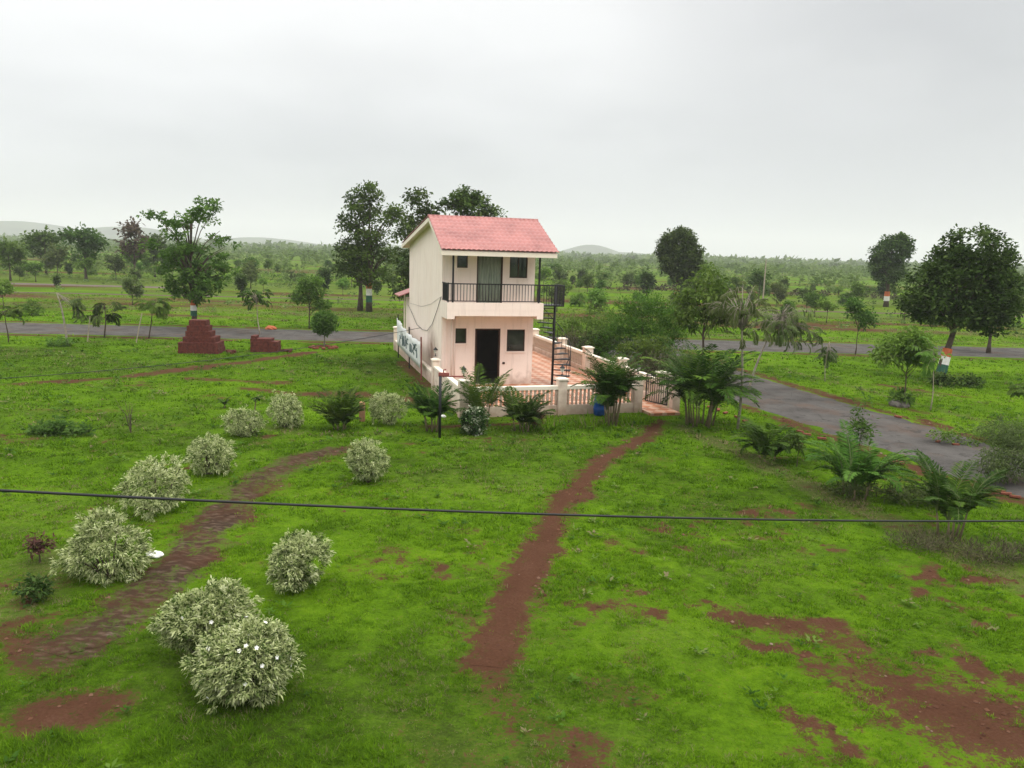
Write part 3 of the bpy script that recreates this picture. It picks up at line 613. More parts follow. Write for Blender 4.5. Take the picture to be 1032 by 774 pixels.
# ------------------------------------------------------------------ standing furniture of the yard
lp = gp(443, 441)
t = empty('standpost', tuple(lp), 0, 'slim black post with a short red arm standing on the lawn', 'post')
MB().tube([(0, 0, -.1), (0, 0, 2.06)], .045, 8).build('post', M_black, t, True)
ar = MB(); ar.box(-.06, .74, -.03, .03, 2.00, 2.04); ar.box(-.06, .28, -.05, .05, 2.041, 2.13); ar.tube([(.1, 0, 1.98), (.1, 0, 2.22), (.18, 0, 2.24)], .02, 6); ar.build('arm', M_red, t)
# barrel
bp_ = hw(4.85, -6.42)
t = empty('barrel', bp_, 0, 'blue plastic barrel against the front terrace wall behind the palm', 'barrel')
MB().lathe([(.18, .0), (.22, .03), (.23, .2), (.245, .23), (.23, .26), (.23, .48), (.245, .51), (.23, .54), (.21, .68), (.18, .72)], n=16).build('drum', M_blue, t, True)
MB().lathe([(.19, .721), (.19, .75), (.16, .76)], n=16).build('lid', M_blue, t, True)
# banner on posts along the gable wall
t = empty('banner', hw(-.48, 2.2), A+R(90), 'white printed banner sagging between thin posts beside the gable wall', 'banner')
for d, top in ((0, 2.0), (3.6, 2.1), (7.6, 2.4)): MB().tube([(d, 0, -.1), (d+.04, .02, top)], .035, 6).build('post', M_red if d == 0 else M_black, t)
nb = 40; V = []
for i in range(nb+1):
    d = i/nb*7.6; wob = .05*math.sin(i*.7)+.03*math.sin(i*1.9); sag = .22*math.sin(math.pi*i/nb)
    for j in range(6): V.append((d, .05+wob*(j/5)+.012, .55+.18*d/7.6+(1.25+.25*d/7.6)*j/5-sag*(j/5)))
bs = mesh_np('sheet', V, np.array([(i*6+j, (i+1)*6+j, (i+1)*6+j+1, i*6+j+1) for i in range(nb) for j in range(5)]), mat('banner_cloth', (.70, .71, .69), .6, .08, 2), t, smooth=True)
bs.modifiers.new('solid', 'SOLIDIFY').thickness = .004
M_ink = mat('faded_ink', (.10, .14, .14), .8, .3, 5)
for i in range(13):                       # the large blurred characters of the banner
    d = .75+i*.47; h = random.uniform(.38, .66); z = .95+random.uniform(-.03, .05); w_ = .085
    def yv(q): return .05+(.05*math.sin(q/7.6*nb*.7)+.03*math.sin(q/7.6*nb*1.9))*.4+.034
    segs = [[(0, 0), (0, h)], [(0, h), (.24, h), (.24, h*.55), (0, h*.5)], [(.24, h), (.02, h*.8), (.24, h*.3), (.02, .03)], [(.12, 0), (.12, h)], [(0, 0), (.13, h), (.26, 0)]][i % 5]
    mk = MB()
    for (x0, z0_), (x1, z1_) in zip(segs[:-1], segs[1:]):
        mk.tube([(d+x0, yv(d+x0), z+z0_), (d+x1, yv(d+x1), z+z1_)], .032, 4)
    mk.build('letter', M_ink, bs)

# brick stacks
M_brick = mat('laterite_brick', (.105, .027, .019), .9, .4, 7, .6, 30, c2=(.045, .012, .009))
def brick_stack(label, base, tiers, rz):
    mb = MB(); bl, bw, bh = .30, .2, .155; z = 0
    for (x0, x1, y0, y1, n) in tiers:
        for k in range(n):
            if k and n > 3: x0 += .035; x1 -= .035; y0 += .03; y1 -= .03
            nxx = max(1, int(round((x1-x0)/bl))); nyy = max(1, int(round((y1-y0)/bw)))
            for i in range(nxx):
                for j in range(nyy):
                    if 0 < i < nxx-1 and 0 < j < nyy-1 and k < n-1: continue
                    jx, jy = random.uniform(-.012, .012), random.uniform(-.012, .012); sx = (x1-x0)/nxx; sy = (y1-y0)/nyy
                    mb.box(x0+i*sx+.006+jx, x0+(i+1)*sx-.006+jx, y0+j*sy+.006+jy, y0+(j+1)*sy-.006+jy, z+.004, z+bh, random.uniform(-.02, .02))
            z += bh
    for i in range(9):
        a, b = random.uniform(tiers[0][1]+.05, tiers[0][1]+.6), random.uniform(-.6, .5); mb.box(a, a+.26, b, b+.15, 0, .13, random.uniform(0, 3))
    o = mb.build('brick_stack', M_brick); o.scale = (.9, .9, .97); o.location = (base[0], base[1], 0); o.rotation_euler = (0, 0, rz); return tag(o, label, 'brick stack')
brick_stack('tall stepped stack of dark red bricks narrowing to the top', gp(204, 355), [(-1.22, 1.18, -.75, .75, 2), (-1.20, 1.14, -.74, .74, 2), (-.95, .95, -.6, .6, 2), (-.82, .68, -.5, .5, 2), (-.74, .52, -.45, .45, 2), (-.62, .40, -.4, .4, 2)], R(5))
brick_stack('low oblong stack of dark red bricks right of the stepped stack', gp(268, 354), [(-.85, .85, -.5, .5, 2), (-.84, .84, -.48, .48, 2), (-.84, .45, -.45, .45, 1), (-.80, -.5, -.4, .4, 1)], R(4))

# bricks and rubble along the road edge
brick = MB().box(-.14, .14, -.07, .07, 0, .09).build('brick', mat('orange_brick', (.20, .062, .036), .9, .3, 12, .4, 40), bevel=.01)
spots = [(716, 411), (724, 414), (731, 417), (742, 421), (751, 425), (806, 436), (813, 439), (828, 443), (902, 467), (909, 468), (936, 478), (949, 482), (1006, 496), (1014, 499), (1023, 502), (963, 449), (945, 446), (905, 421)]
for i, (x, y) in enumerate(spots):
    p = gp(x, y); o = brick if i == 0 else link_copy(brick, None)
    o.location = (p[0], p[1], .02); o.rotation_euler = (random.uniform(-.1, .1), random.uniform(-.1, .1), random.uniform(0, 3.1)); s = random.uniform(.7, 1.05); o.scale = (s*1.2, s, s*.8)
    tag(o, 'loose orange brick lying along the edge of the asphalt road', 'brick', 'loose bricks along the road edge')

def rock(name, p, s, label, cat, m, seed=0, flat=.6):
    import bmesh
    bm = bmesh.new(); bmesh.ops.create_icosphere(bm, subdivisions=3, radius=1); rs = np.random.RandomState(seed)
    off = rs.rand(3)*50
    for v in bm.verts:
        k = .7+.6*float(fbm(np.array(v.co.x*1.3+off[0]+v.co.z), np.array(v.co.y*1.3+off[1]), 3)); v.co = Vector((v.co.x*k*s, v.co.y*k*s*.8, (v.co.z*k*flat+.15)*s))
    me = bpy.data.meshes.new(name); bm.to_mesh(me); bm.free(); me.materials.append(m); o = bpy.data.objects.new(name, me); COL.objects.link(o); o.location = (p[0], p[1], 0)
    return tag(o, label, cat)
M_stone = mat('grey_stone', (.17, .15, .135), .9, .3, 5, .6, 20)
rock('stone_heap', gp(906, 409), .42, 'low grey stone heap at the foot of the saplings by the road', 'stones', M_stone, 1, .5)
rock('plastic_bag', gp(156, 560), .16, 'crumpled white plastic bag lying beside the muddy trail', 'bag', M_white, 12, .45)
rock('stone', gp(447, 420), .10, 'small white stone on the ground between two palms', 'stone', M_white, 3)
rock('stone', gp(540, 420), .2, 'dark stone at the foot of the front terrace wall', 'stone', mat('dark_stone', (.05, .045, .04), .9), 4, .9)
rock('paper_scrap', gp(527, 424), .13, 'white scrap at the foot of the spiky palm', 'litter', M_white, 5, .6)
pk = gp(365, 424); mb = MB().box(-.09, .09, -.09, .09, -.05, .62).lathe([(.11, 0), (.1, .04), (.03, .07)], 0, 0, .62, 8).build('marker_post', mat('faded_orange', (.42, .22, .13), .8)); mb.location = pk; tag(mb, 'short pale orange marker post between palm and white-leaved bush', 'post')
rock('rubble', gp(273, 332), .42, 'small orange heap of rubble on the far road verge', 'rubble', mat('orange_rubble', (.40, .12, .05), .9), 6, .5)
#@@VEG@@
# ------------------------------------------------------------------ vegetation: builders
def leaves(name, C, D, Nn, L, W, m, rnd, parent, droop=0.0):
    """one mesh of pointed leaf blades: C base points, D axis, Nn blade normal, L length, W width (arrays)"""
    C = np.asarray(C, float); D = np.asarray(D, float); D /= np.linalg.norm(D, axis=1, keepdims=True)+1e-9
    S = np.cross(D, Nn); S /= np.linalg.norm(S, axis=1, keepdims=True)+1e-9
    L = np.broadcast_to(np.asarray(L, float), (len(C),))[:, None]; W = np.broadcast_to(np.asarray(W, float), (len(C),))[:, None]
    tip = C+D*L; tip[:, 2] -= droop*L[:, 0]
    mid = C+D*L*.48; up = np.cross(S, D)
    V = np.stack([C, mid+S*W*.5+up*W*.12, tip, mid-S*W*.5+up*W*.12], 1).reshape(-1, 3); n = len(C)
    F = np.arange(4*n).reshape(n, 4)
    return mesh_np(name, V, F, m, parent, attrs={'rnd': ('FACE', rnd)})
def rdir(rs, n):
    v = rs.normal(size=(n, 3)); return v/np.linalg.norm(v, axis=1, keepdims=True)
def in_ellipsoids(rs, E, n, hollow=.45, pw=1.0):
    """points in a union of ellipsoids (cx, cy, cz, rx, ry, rz), more of them near the surface"""
    E = np.array(E, float); vol = E[:, 3]*E[:, 4]*E[:, 5]; k = rs.choice(len(E), n, p=vol**pw/(vol**pw).sum())
    d = rdir(rs, n); r = rs.rand(n)**(1/3); r = hollow+(1-hollow)*r if hollow else r
    return E[k, :3]+d*r[:, None]*E[k, 3:], k
def crown(name, rs, E, nclump, per, rc, ll, lw, m, parent, hollow=.45, flat=.7, up=.35, droop=.1, spread=(0, 1), pw=.8):
    cc, k = in_ellipsoids(rs, E, nclump, hollow, pw)
    rc_ = rc*(.6+.8*rs.rand(nclump)); tone = np.clip(.5+.24*rs.normal(size=nclump), .05, .95)
    i = np.repeat(np.arange(nclump), per); n = len(i)
    d = rdir(rs, n)*(rs.rand(n, 1)**.5); p = cc[i]+d*rc_[i][:, None]*np.array([1, 1, flat])
    ax = rdir(rs, n)*np.array([1, 1, .6])+d*.8+np.array([0, 0, up-.25]); nrm = rdir(rs, n)*.8+np.array([0, 0, 1.0])
    s = .65+.7*rs.rand(n)
    r = np.clip(tone[i]+.13*rs.normal(size=n), 0, 1)*(spread[1]-spread[0])+spread[0]
    return leaves(name, p, ax, nrm, ll*s, lw*s, m, r, parent, droop), cc
def limb_paths(rs, mb, h0, r0, targets, wob=.1, n=5):
    for tgt in targets:
        z0 = h0*(.75+.5*rs.rand()) if False else h0
        a = np.array([0, 0, z0]); b = np.array(tgt); P = []
        for q in np.linspace(0, 1, n):
            p = a+(b-a)*q; p[2] = a[2]+(b[2]-a[2])*(q**.8); p[:2] *= 1
            if 0 < q < 1: p = p+rs.normal(size=3)*wob*np.linalg.norm(b-a)*.35
            P.append(tuple(p))
        mb.tube(P, list(np.linspace(r0, r0*.18, n)), 6)
def trunk_mesh(rs, h, r, lean=(0, 0), E=None, nl=8, h0=None, forks=None, top=None):
    mb = MB(); n = 7; P = [(lean[0]*(q**1.2)+.04*h*rs.normal()*(.0 if q < .15 else .5)*.35, lean[1]*(q**1.2), h*q-.1*(q == 0)) for q in np.linspace(0, 1, n)]
    mb.tube(P, [r*1.45 if q == 0 else r*(1-.9*q) for q in np.linspace(0, 1, n)], 8)
    if E is not None:
        cc, _ = in_ellipsoids(rs, E, nl, .2)
        for c in cc:
            q = min(.9, max(.2, (c[2]/h)*.62)) if h0 is None else h0+(1-h0)*rs.rand()*.7
            a = np.array(P[int(q*(n-1))])+(np.array(P[min(n-1, int(q*(n-1))+1)])-np.array(P[int(q*(n-1))]))*((q*(n-1)) % 1)
            m1 = a+(c-a)*.5+np.array([0, 0, .12*np.linalg.norm(c-a)])
            mb.tube([tuple(a), tuple(m1), tuple(c)], [r*.42*(1-.6*q), r*.28*(1-.6*q), r*.08], 5)
    return mb
M_bark = mat('grey_brown_bark', (.095, .07, .052), .95, .35, 4, .7, 25)
M_pale = mat('pale_bark', (.27, .235, .19), .9, .25, 5, .5, 25)
M_stake = mat('bare_wood_stake', (.34, .29, .22), .85, .2, 6)
G_dark = leafmat('dark_leaves', [(0, (.022, .042, .010)), (.5, (.050, .088, .018)), (1, (.105, .155, .038))], .28, .6)
G_mid = leafmat('mid_green_leaves', [(0, (.045, .092, .014)), (.5, (.085, .160, .026)), (1, (.145, .23, .050))], .46, .6)
G_light = leafmat('light_green_leaves', [(0, (.070, .135, .016)), (.5, (.120, .215, .030)), (1, (.185, .285, .065))], .4, .6)
G_olive = leafmat('olive_leaves', [(0, (.056, .088, .024)), (.5, (.100, .140, .042)), (1, (.155, .20, .075))], .46, .6)
G_palm = leafmat('palm_leaflets', [(0, (.018, .044, .006)), (.5, (.046, .098, .011)), (1, (.11, .175, .024))], .25, .55, spec=.05)
G_palml = leafmat('light_palm_leaflets', [(0, (.03, .072, .010)), (.5, (.068, .14, .018)), (1, (.13, .21, .04))], .3, .55, spec=.05)
G_dry = leafmat('dry_twiggy_leaves', [(0, (.04, .036, .022)), (.5, (.085, .078, .045)), (1, (.14, .135, .07))], .1, .8)
G_red = leafmat('reddish_brown_leaves', [(0, (.05, .022, .016)), (.5, (.10, .05, .038)), (1, (.13, .09, .05))], .2, .6)
G_brown = leafmat('dry_brown_leaves', [(0, (.08, .058, .042)), (.5, (.14, .105, .08)), (1, (.19, .16, .11))], .3, .7)
G_var = leafmat('white_edged_leaves', [(0, (.05, .085, .017)), (.25, (.095, .15, .034)), (.40, (.36, .42, .17)), (.7, (.52, .57, .27)), (1, (.66, .69, .42))], .3, .6, objvar=False)
G_far = leafmat('far_foliage', [(0, (.078, .125, .032)), (.5, (.128, .195, .052)), (1, (.185, .25, .085))], .4, .7, objvar=False)
P_or = mat('orange_band_paint', (.52, .13, .05), .8, .15, 6); P_wh = mat('white_band_paint', (.72, .70, .66), .8, .12, 6); P_gn = mat('green_band_paint', (.03, .10, .065), .8, .2, 6)

def bands(parent, z, h, r0, r1, order='owg', base=(0, 0), top=(0, 0)):
    k = len(order)
    for i, c in enumerate(order):                         # i = 0 topmost
        za, zb = z+h*(k-1-i)/k, z+h*(k-i)/k; fa_, fb = (za-z)/h, (zb-z)/h
        P = [(base[0]+(top[0]-base[0])*f, base[1]+(top[1]-base[1])*f, zz) for f, zz in ((fa_, za), (fb, zb))]
        MB().tube(P, [r0+(r1-r0)*fa_, r0+(r1-r0)*fb], 10).build({'o': 'orange_band', 'w': 'white_band', 'g': 'green_band', 'r': 'orange_band'}[c], {'o': P_or, 'w': P_wh, 'g': P_gn, 'r': P_or}[c], parent)

def tree(px, py, label, E, th, tr, m, nclump=150, per=40, rc=.45, ll=.22, lw=.1, lean=(0, 0), seed=1, hollow=.45, flat=.7, bark=None, nl=10, cat='tree', group=None, band=None, name='tree', droop=.1, up=.35, extra=None, h0=None, loc=None, pw=.8):
    rs = np.random.RandomState(seed); p = gp(px, py) if loc is None else loc
    t = empty(name, (p[0], p[1], 0), 0, label, cat, group)
    mb = trunk_mesh(rs, th, tr, lean, E, nl, h0)
    if extra: extra(mb)
    mb.build('trunk', bark or M_bark, t, True)
    crown('crown', rs, E, nclump, per, rc, ll, lw, m, t, hollow, flat, up, droop, pw=pw)
    if band: bands(t, *band)
    return t

def frond_data(rs, base, az, el0, L, droop, npair=24, ll=.3, lw=.03, vee=.35, hang=.35):
    """an arching feather leaf: rachis points and leaflet arrays"""
    n = 12; P = [np.array(base, float)]; d_az = np.array([math.cos(az), math.sin(az), 0])
    for k in range(n):
        q = (k+.5)/n; e = el0-droop*q**1.25; P.append(P[-1]+(d_az*math.cos(e)+np.array([0, 0, math.sin(e)]))*L/n)
    P = np.array(P); side = np.array([-d_az[1], d_az[0], 0]); Cs, Ds, Ns, Ls, Ws = [], [], [], [], []
    for q in np.linspace(.14, .99, npair):
        f = q*n; i = min(n-1, int(f)); c = P[i]+(P[i+1]-P[i])*(f-i); fw = P[i+1]-P[i]; fw = fw/np.linalg.norm(fw); upv = np.cross(side, fw)*-1
        if upv[2] < 0: upv = -upv
        env = math.sin(math.pi*min(1, .16+.80*q))**.6
        for s in (-1, 1):
            dd = side*s*(1.0)+fw*(.45+.5*q)+upv*vee+rs.normal(size=3)*.10-np.array([0, 0, hang])
            Cs.append(c); Ds.append(dd); Ns.append(upv+side*s*-.5+rs.normal(size=3)*.15); Ls.append(ll*env*(.85+.3*rs.rand())); Ws.append(lw*(.8+.4*rs.rand()))
    return P, Cs, Ds, Ns, Ls, Ws
def palm(px, py, h, spread, label, seed=1, canes=6, fronds=18, m=None, stem_h=.25, el=(52, 88), group='feather palms around the yard', name='palm', npair=32, cat='palm', loc=None, ll=.26, lw=.032, droop=(50, 125)):
    """clump palm h metres high and spread metres wide: canes and arching feather fronds"""
    rs = np.random.RandomState(seed); p = gp(px, py) if loc is None else loc; t = empty(name, (p[0], p[1], 0), 0, label, cat, group); M_ = m or G_palm
    A_ = [[], [], [], [], []]; rm = MB(); tone = []
    for c in range(canes):
        a = 2*math.pi*c/canes+rs.rand()*.6; r = (.06+.10*rs.rand())*spread if canes > 1 else 0; b = np.array([r*math.cos(a), r*math.sin(a), -.05]); hh = h*stem_h*(.5+.8*rs.rand())
        tp = b+np.array([math.cos(a)*hh*.14, math.sin(a)*hh*.14, hh]); MB().tube([tuple(b), tuple((b+tp)/2+np.array([.01, 0, 0])), tuple(tp)], [.03+.008*h/2, .026, .018], 6).build('stem', M_stem, t, True)
        nf = max(1, fronds//canes)
        for k in range(nf):
            az = a+rs.normal()*1.0 if canes > 1 else 2*math.pi*(k+rs.rand()*.5)/nf
            q = rs.rand(); e = R(el[0]+(el[1]-el[0])*q); L = (h-hh)*(.72+.34*q)*(.75+.4*rs.rand()); dr_ = R(droop[0]+(droop[1]-droop[0])*(1-.6*q)*rs.rand()**.7)
            P, *ar = frond_data(rs, tp, az, e, L, dr_, npair, ll*L**.8, lw*(.7+.3*L), .25, .22)
            for q_, w in zip(A_, ar): q_ += w
            tone += [np.clip(.45+.22*rs.normal(), 0, 1)]*len(ar[0]); rm.tube([tuple(x) for x in P[::2]], list(np.linspace(.014, .004, len(P[::2]))), 4, False)
    fr = leaves('fronds', A_[0], A_[1], np.array(A_[2]), np.array(A_[3]), np.array(A_[4]), M_, np.clip(np.array(tone)+.12*rs.normal(size=len(tone)), 0, 1), t, .12)
    rm.build('midribs', M_rib, t)
    return t
M_stem = mat('palm_cane', (.16, .125, .07), .8, .35, 5, c2=(.07, .06, .03)); M_rib = mat('green_midrib', (.09, .12, .035), .6, .2, 5)

# ------------------------------------------------------------------ big trees
_rs = np.random.RandomState(44); _E = []
for k in range(46):                        # loose sprays of leaves along spreading boughs
    z_ = 2.3+6.1*(k/45.)**1.05; R_ = np.interp(z_, [2.2, 3.0, 4.2, 5.2, 6.4, 7.6, 8.6, 9.3], [1.6, 2.6, 3.0, 2.6, 3.0, 2.5, 1.5, .5]); a_ = _rs.rand()*6.28; q_ = R_*(.35+.65*_rs.rand()**.6)
    _E.append((q_*math.cos(a_), q_*math.sin(a_)*.75, z_+.25*_rs.normal(), .62+.35*_rs.rand(), .6+.3*_rs.rand(), .20+.16*_rs.rand()))
for k in range(14):
    a_ = _rs.rand()*6.28; q_ = 2.0*_rs.rand()**.5; _E.append((q_*math.cos(a_), q_*math.sin(a_)*.8, 2.4+2.3*_rs.rand(), .75, .7, .38))
tree(196, 331, 'tall open tree with layered leafy boughs behind the stepped brick stack', _E, 8.2, .17, G_mid, 300, 20, .32, .26, .15, seed=3, hollow=.1, flat=.5, nl=60, pw=.25, band=(.9, 1.1, .225, .20, 'owg'))
tree(372, 314, 'tall slender tree with pale tricolour band on its trunk left of the house', [(0, 0, 3.6, 2.2, 2.0, 1.2), (.2, 0, 5.4, 2.5, 2.2, .8), (.3, 0, 7.0, 2.6, 2.2, .65), (.7, 0, 8.6, 2.5, 2, .6), (-.5, 0, 9.6, 1.6, 1.5, .6), (.0, 0, 10.9, 1.2, 1.2, .8), (2.2, 0, 9.3, 1.3, .9, .5), (-1.8, 0, 7.7, 1.1, .9, .4)], 11.2, .24, G_mid, 250, 26, .52, .30, .17, seed=5, hollow=.1, nl=30, pw=.5, band=(.9, 1.9, .30, .27, 'owg'), bark=M_bark)
tree(363, 313, 'dark trunked slender tree close beside the tricolour banded trunk', [(-.4, 0, 4.2, 1.9, 1.8, 1.1), (-.6, 0, 6.2, 1.7, 1.6, .6), (-.7, 0, 8.3, 1.4, 1.3, .6), (-.2, 0, 10.4, 1.1, 1.1, .9), (-1.5, 0, 5.4, 1.0, .9, .4)], 10.6, .22, G_dark, 120, 28, .5, .30, .17, seed=6, hollow=.2, nl=18)
def at_y(px, Yd): 
    d = ray(px, 300); return np.array([d[0]*Yd/d[1], Yd, 0])
tree(0, 0, 'big dark tree rising behind the house roof on its left', [(-.9, 0, 4.8, 1.9, 1.8, 1.5), (-.7, 0, 7.4, 1.6, 1.7, 1.0), (-.3, 0, 9.7, 1.3, 1.4, .9), (.6, 0, 8.4, 1.3, 1.4, .9), (-1.5, 0, 3.2, 1.4, 1.5, 1.2), (0, 0, 2.6, 2.0, 1.8, 1.2), (-1.5, 0, 8.6, .8, .8, .5)], 9.8, .3, G_dark, 210, 34, .55, .30, .17, seed=8, hollow=.3, nl=20, loc=at_y(428, 64))
tree(0, 0, 'dark round headed tree behind the right part of the house roof', [(0, 0, 7.0, 1.8, 1.8, 1.5), (.5, 0, 9.4, 1.7, 1.6, .9), (1.9, 0, 8.9, 1.0, 1.0, .6), (-.9, 0, 9.9, .9, .9, .6), (.4, 0, 10.4, 1.0, 1.0, .4), (1.1, 0, 7.2, 1.8, 1.6, 1.0)], 9.8, .30, G_dark, 200, 34, .52, .30, .17, seed=9, hollow=.3, nl=16, loc=at_y(467, 64))
tree(684, 303, 'round dark dense tree standing alone beyond the garden shrubs', [(0, 0, 6.3, 2.6, 2.6, 3.0), (-.3, 0, 7.6, 2.1, 2.1, 2.0), (.5, 0, 5.0, 2.5, 2.4, 2.1), (-1.6, .2, 6.8, 1.2, 1.2, 1.4)], 6.5, .3, G_dark, 420, 34, .62, .36, .2, seed=12, hollow=.5, nl=8, band=(.5, 1.3, .36, .33, 'ow'), loc=gp(682, 298)*np.array([.82, .82, 1]))
tree(893, 305, 'upright dark oval tree with red and white trunk beyond the right road', [(0, 0, 7.4, 2.1, 2.1, 2.0), (-1.6, 0, 7.0, 1.3, 1.5, 1.2), (1.3, 0, 8.2, 1.3, 1.4, 1.2), (.2, 0, 4.6, 2.2, 2.1, 1.5), (-.8, 0, 5.8, 2.0, 1.9, 1.3), (-.8, 0, 8.8, .9, 1, .8), (.8, 0, 9.2, 1.0, 1.1, .7)], 8.5, .30, G_dark, 330, 32, .62, .36, .2, seed=14, hollow=.4, nl=14, band=(.8, 1.3, .38, .34, 'ow'), loc=gp(893, 306)*np.array([.93, .93, 1]))
bt = tree(947, 384, 'largest broad dark tree with leaning orange white and green trunk', [(.9, .6, 5.0, 2.2, 2.0, 1.9), (1.3, .5, 6.7, 1.7, 1.6, 1.2), (-.5, .3, 4.5, 1.6, 1.6, 1.4), (2.4, .6, 4.4, 1.4, 1.5, 1.4), (.8, .6, 3.6, 2.2, 1.7, .8), (2.8, .6, 3.2, 1.1, 1.1, .8), (2.0, .6, 5.9, 1.3, 1.4, 1.2), (-1.4, .2, 3.9, .9, 1.0, .8), (.0, .3, 6.0, 1.1, 1.2, 1.0)], 6.2, .21, G_dark, 560, 36, .42, .23, .115, seed=17, hollow=.5, nl=16, lean=(1.3, .5), h0=.35)
bands(bt, .45, 1.25, .262, .225, 'owg', (.045, .03), (.28, .11))
tree(0, 0, 'dark tree with thin trunk just behind the largest tree at the right', [(0, 0, 3.4, 1.6, 1.6, 1.2), (.4, 0, 4.6, 1.3, 1.3, 1.0), (-.5, 0, 2.6, 1.4, 1.3, .7)], 4.2, .13, G_dark, 200, 36, .42, .24, .12, seed=19, loc=gp(996, 356))

# saplings around the near road and behind the gate
tree(706, 376, 'slim tree with reddish trunk and loose crown behind the big dark palm', [(0, 0, 4.1, 1.3, 1.2, .8), (-.5, 0, 3.1, 1.1, 1.0, .6), (.7, 0, 3.4, 1.1, 1, .6), (.2, 0, 5.0, .9, .9, .5)], 4.6, .085, G_mid, 80, 24, .42, .30, .12, seed=21, droop=.35, hollow=.2, loc=gp(706, 382))
def drooper(px, py, label, E, th, tr, m, seed, lean=(0, 0), bark=None, nfr=22, fl=.9, loc=None, cat='tree', group=None, el=(-10, 60), lw=.06, npair=13, name='sapling'):
    """young tree whose long feather leaves hang from the branch ends"""
    rs = np.random.RandomState(seed); p = gp(px, py) if loc is None else loc; t = empty(name, (p[0], p[1], 0), 0, label, cat, group)
    mb = MB(); n = 7; P = [(lean[0]*q**1.3+.05*math.sin(q*5+seed), lean[1]*q**1.3, th*q-.08*(q == 0)) for q in np.linspace(0, 1, n)]; mb.tube(P, list(np.linspace(tr, tr*.4, n)), 7)
    A_ = [[], [], [], [], []]; tone = []
    cc, _ = in_ellipsoids(rs, E, nfr, .1)
    for c in cc:
        base = np.array(P[-1])*.8+np.array(P[-3])*.2; b0 = base; base = base+(c-base)*.8
        mb.tube([P[-2] if rs.rand() < .5 else P[-1], tuple((b0+base)/2+np.array([0, 0, .08])), tuple(base)], [tr*.32, tr*.22, tr*.12], 4)
        dv = c-base; az = math.atan2(dv[1], dv[0])+rs.normal()*.4
        Pf, *ar = frond_data(rs, base, az, R(el[0]+(el[1]-el[0])*rs.rand()), .72*fl*(.6+.7*rs.rand()), R(40+80*rs.rand()), npair, .30*fl, lw, .05, .5)
        for q, w in zip(A_, ar): q += w
        tone += [np.clip(.5+.22*rs.normal(), 0, 1)]*len(ar[0]); mb.tube([tuple(x) for x in Pf[::3]], [.010, .008, .006, .004, .003][:len(Pf[::3])], 3, False)
    mb.build('trunk', bark or M_bark, t, True)
    leaves('crown', A_[0], A_[1], np.array(A_[2]), np.array(A_[3]), np.array(A_[4]), m, np.clip(np.array(tone)+.12*rs.normal(size=len(tone)), 0, 1), t, .2)
    return t
drooper(744, 432, 'tall sapling with thin pale trunk beside the big dark palm', [(-.2, 0, 4.7, 1.3, 1.2, .8), (.2, 0, 3.7, 1.1, 1.0, .7), (-1.0, 0, 4.0, .9, .8, .7)], 4.2, .055, G_olive, 31, (-.15, 0), M_pale, 70, .75, el=(-50, 60), lw=.042)
drooper(757, 384, 'drooping feathery sapling leaning right on a pale trunk by the road', [(1.6, 0, 3.5, 1.4, 1.0, .9), (.9, 0, 3.0, 1.1, .9, .8), (2.3, 0, 2.7, 1.1, .8, .8)], 3.6, .06, G_olive, 33, (1.3, .1), M_pale, 104, .80, el=(-70, 30), lw=.042, loc=gp(752, 398))
drooper(832, 376, 'thin stake plant with one dense hanging feather tuft beyond the road', [(0, 0, 1.5, .3, .3, .3)], 2.0, .025, G_olive, 34, (0, 0), M_stake, 16, .8, el=(-60, 0), loc=gp(831, 384), name='plant', cat='plant')
tree(862, 357, 'small thin sapling with a patchy crown on the far side of the right road', [(0, 0, 2.7, .8, .8, .5), (.4, 0, 2.2, .7, .7, .4), (-.4, 0, 3.2, .6, .6, .4)], 2.9, .04, G_mid, 60, 22, .34, .22, .10, seed=36, hollow=.1, name='sapling')
tree(910, 410, 'leafy sapling with dark slim trunk at the near edge of the bright field', [(-.2, 0, 2.6, .85, .8, .5), (.5, 0, 2.3, .8, .7, .4), (-.8, 0, 2.2, .6, .6, .35), (.1, 0, 3.0, .7, .7, .35)], 2.9, .04, G_light, 90, 24, .32, .22, .10, seed=37, hollow=.1, name='sapling', droop=.3)
drooper(937, 414, 'sapling with long arching bright fronds on a pale stick beside the leafy one', [(-.45, 0, 2.4, .35, .4, .35)], 2.2, .028, G_light, 38, (0, 0), M_stake, 20, 1.3, el=(10, 75), lw=.08)
tree(908, 409, 'low broad leaved plant at the foot of the dark slim sapling', [(0, 0, .35, .4, .4, .35)], .4, .02, G_mid, 22, 16, .2, .2, .1, seed=39, hollow=0, cat='plant', name='plant')
tree(962, 388, 'small dark plants around the foot of the leaning painted trunk', [(-.9, -.3, .3, .6, .5, .3), (.5, -.2, .3, .6, .5, .3)], .3, .02, G_dark, 40, 20, .25, .2, .1, seed=40, hollow=0, cat='plant', name='plant')
drooper(1034, 432, 'leafy arching plant at the right edge of the bright field', [(0, 0, 1.5, .6, .5, .5)], 1.5, .03, G_mid, 41, (0, 0), M_bark, 20, .8)
# feathery acacia bush over the right end of the road
tree(1012, 488, 'feathery grey green bush leaning over the asphalt at the right edge', [(0, 0, .6, .6, .6, .5), (.4, .3, .95, .8, .7, .4), (-.45, -.1, .6, .45, .45, .35), (.8, .2, .7, .7, .6, .5), (.5, .9, 1.2, .8, .7, .4)], .8, .03, G_olive, 170, 30, .24, .15, .03, seed=43, hollow=0, cat='bush', name='bush', droop=.3)
tree(965, 447, 'low bright green weeds on the verge beyond the road at right', [(0, 0, .3, .9, .6, .3), (1.6, .2, .35, .9, .6, .35), (2.8, .1, .5, .8, .6, .5)], .3, .02, G_light, 90, 24, .22, .15, .05, seed=44, hollow=0, cat='bush', name='bush')
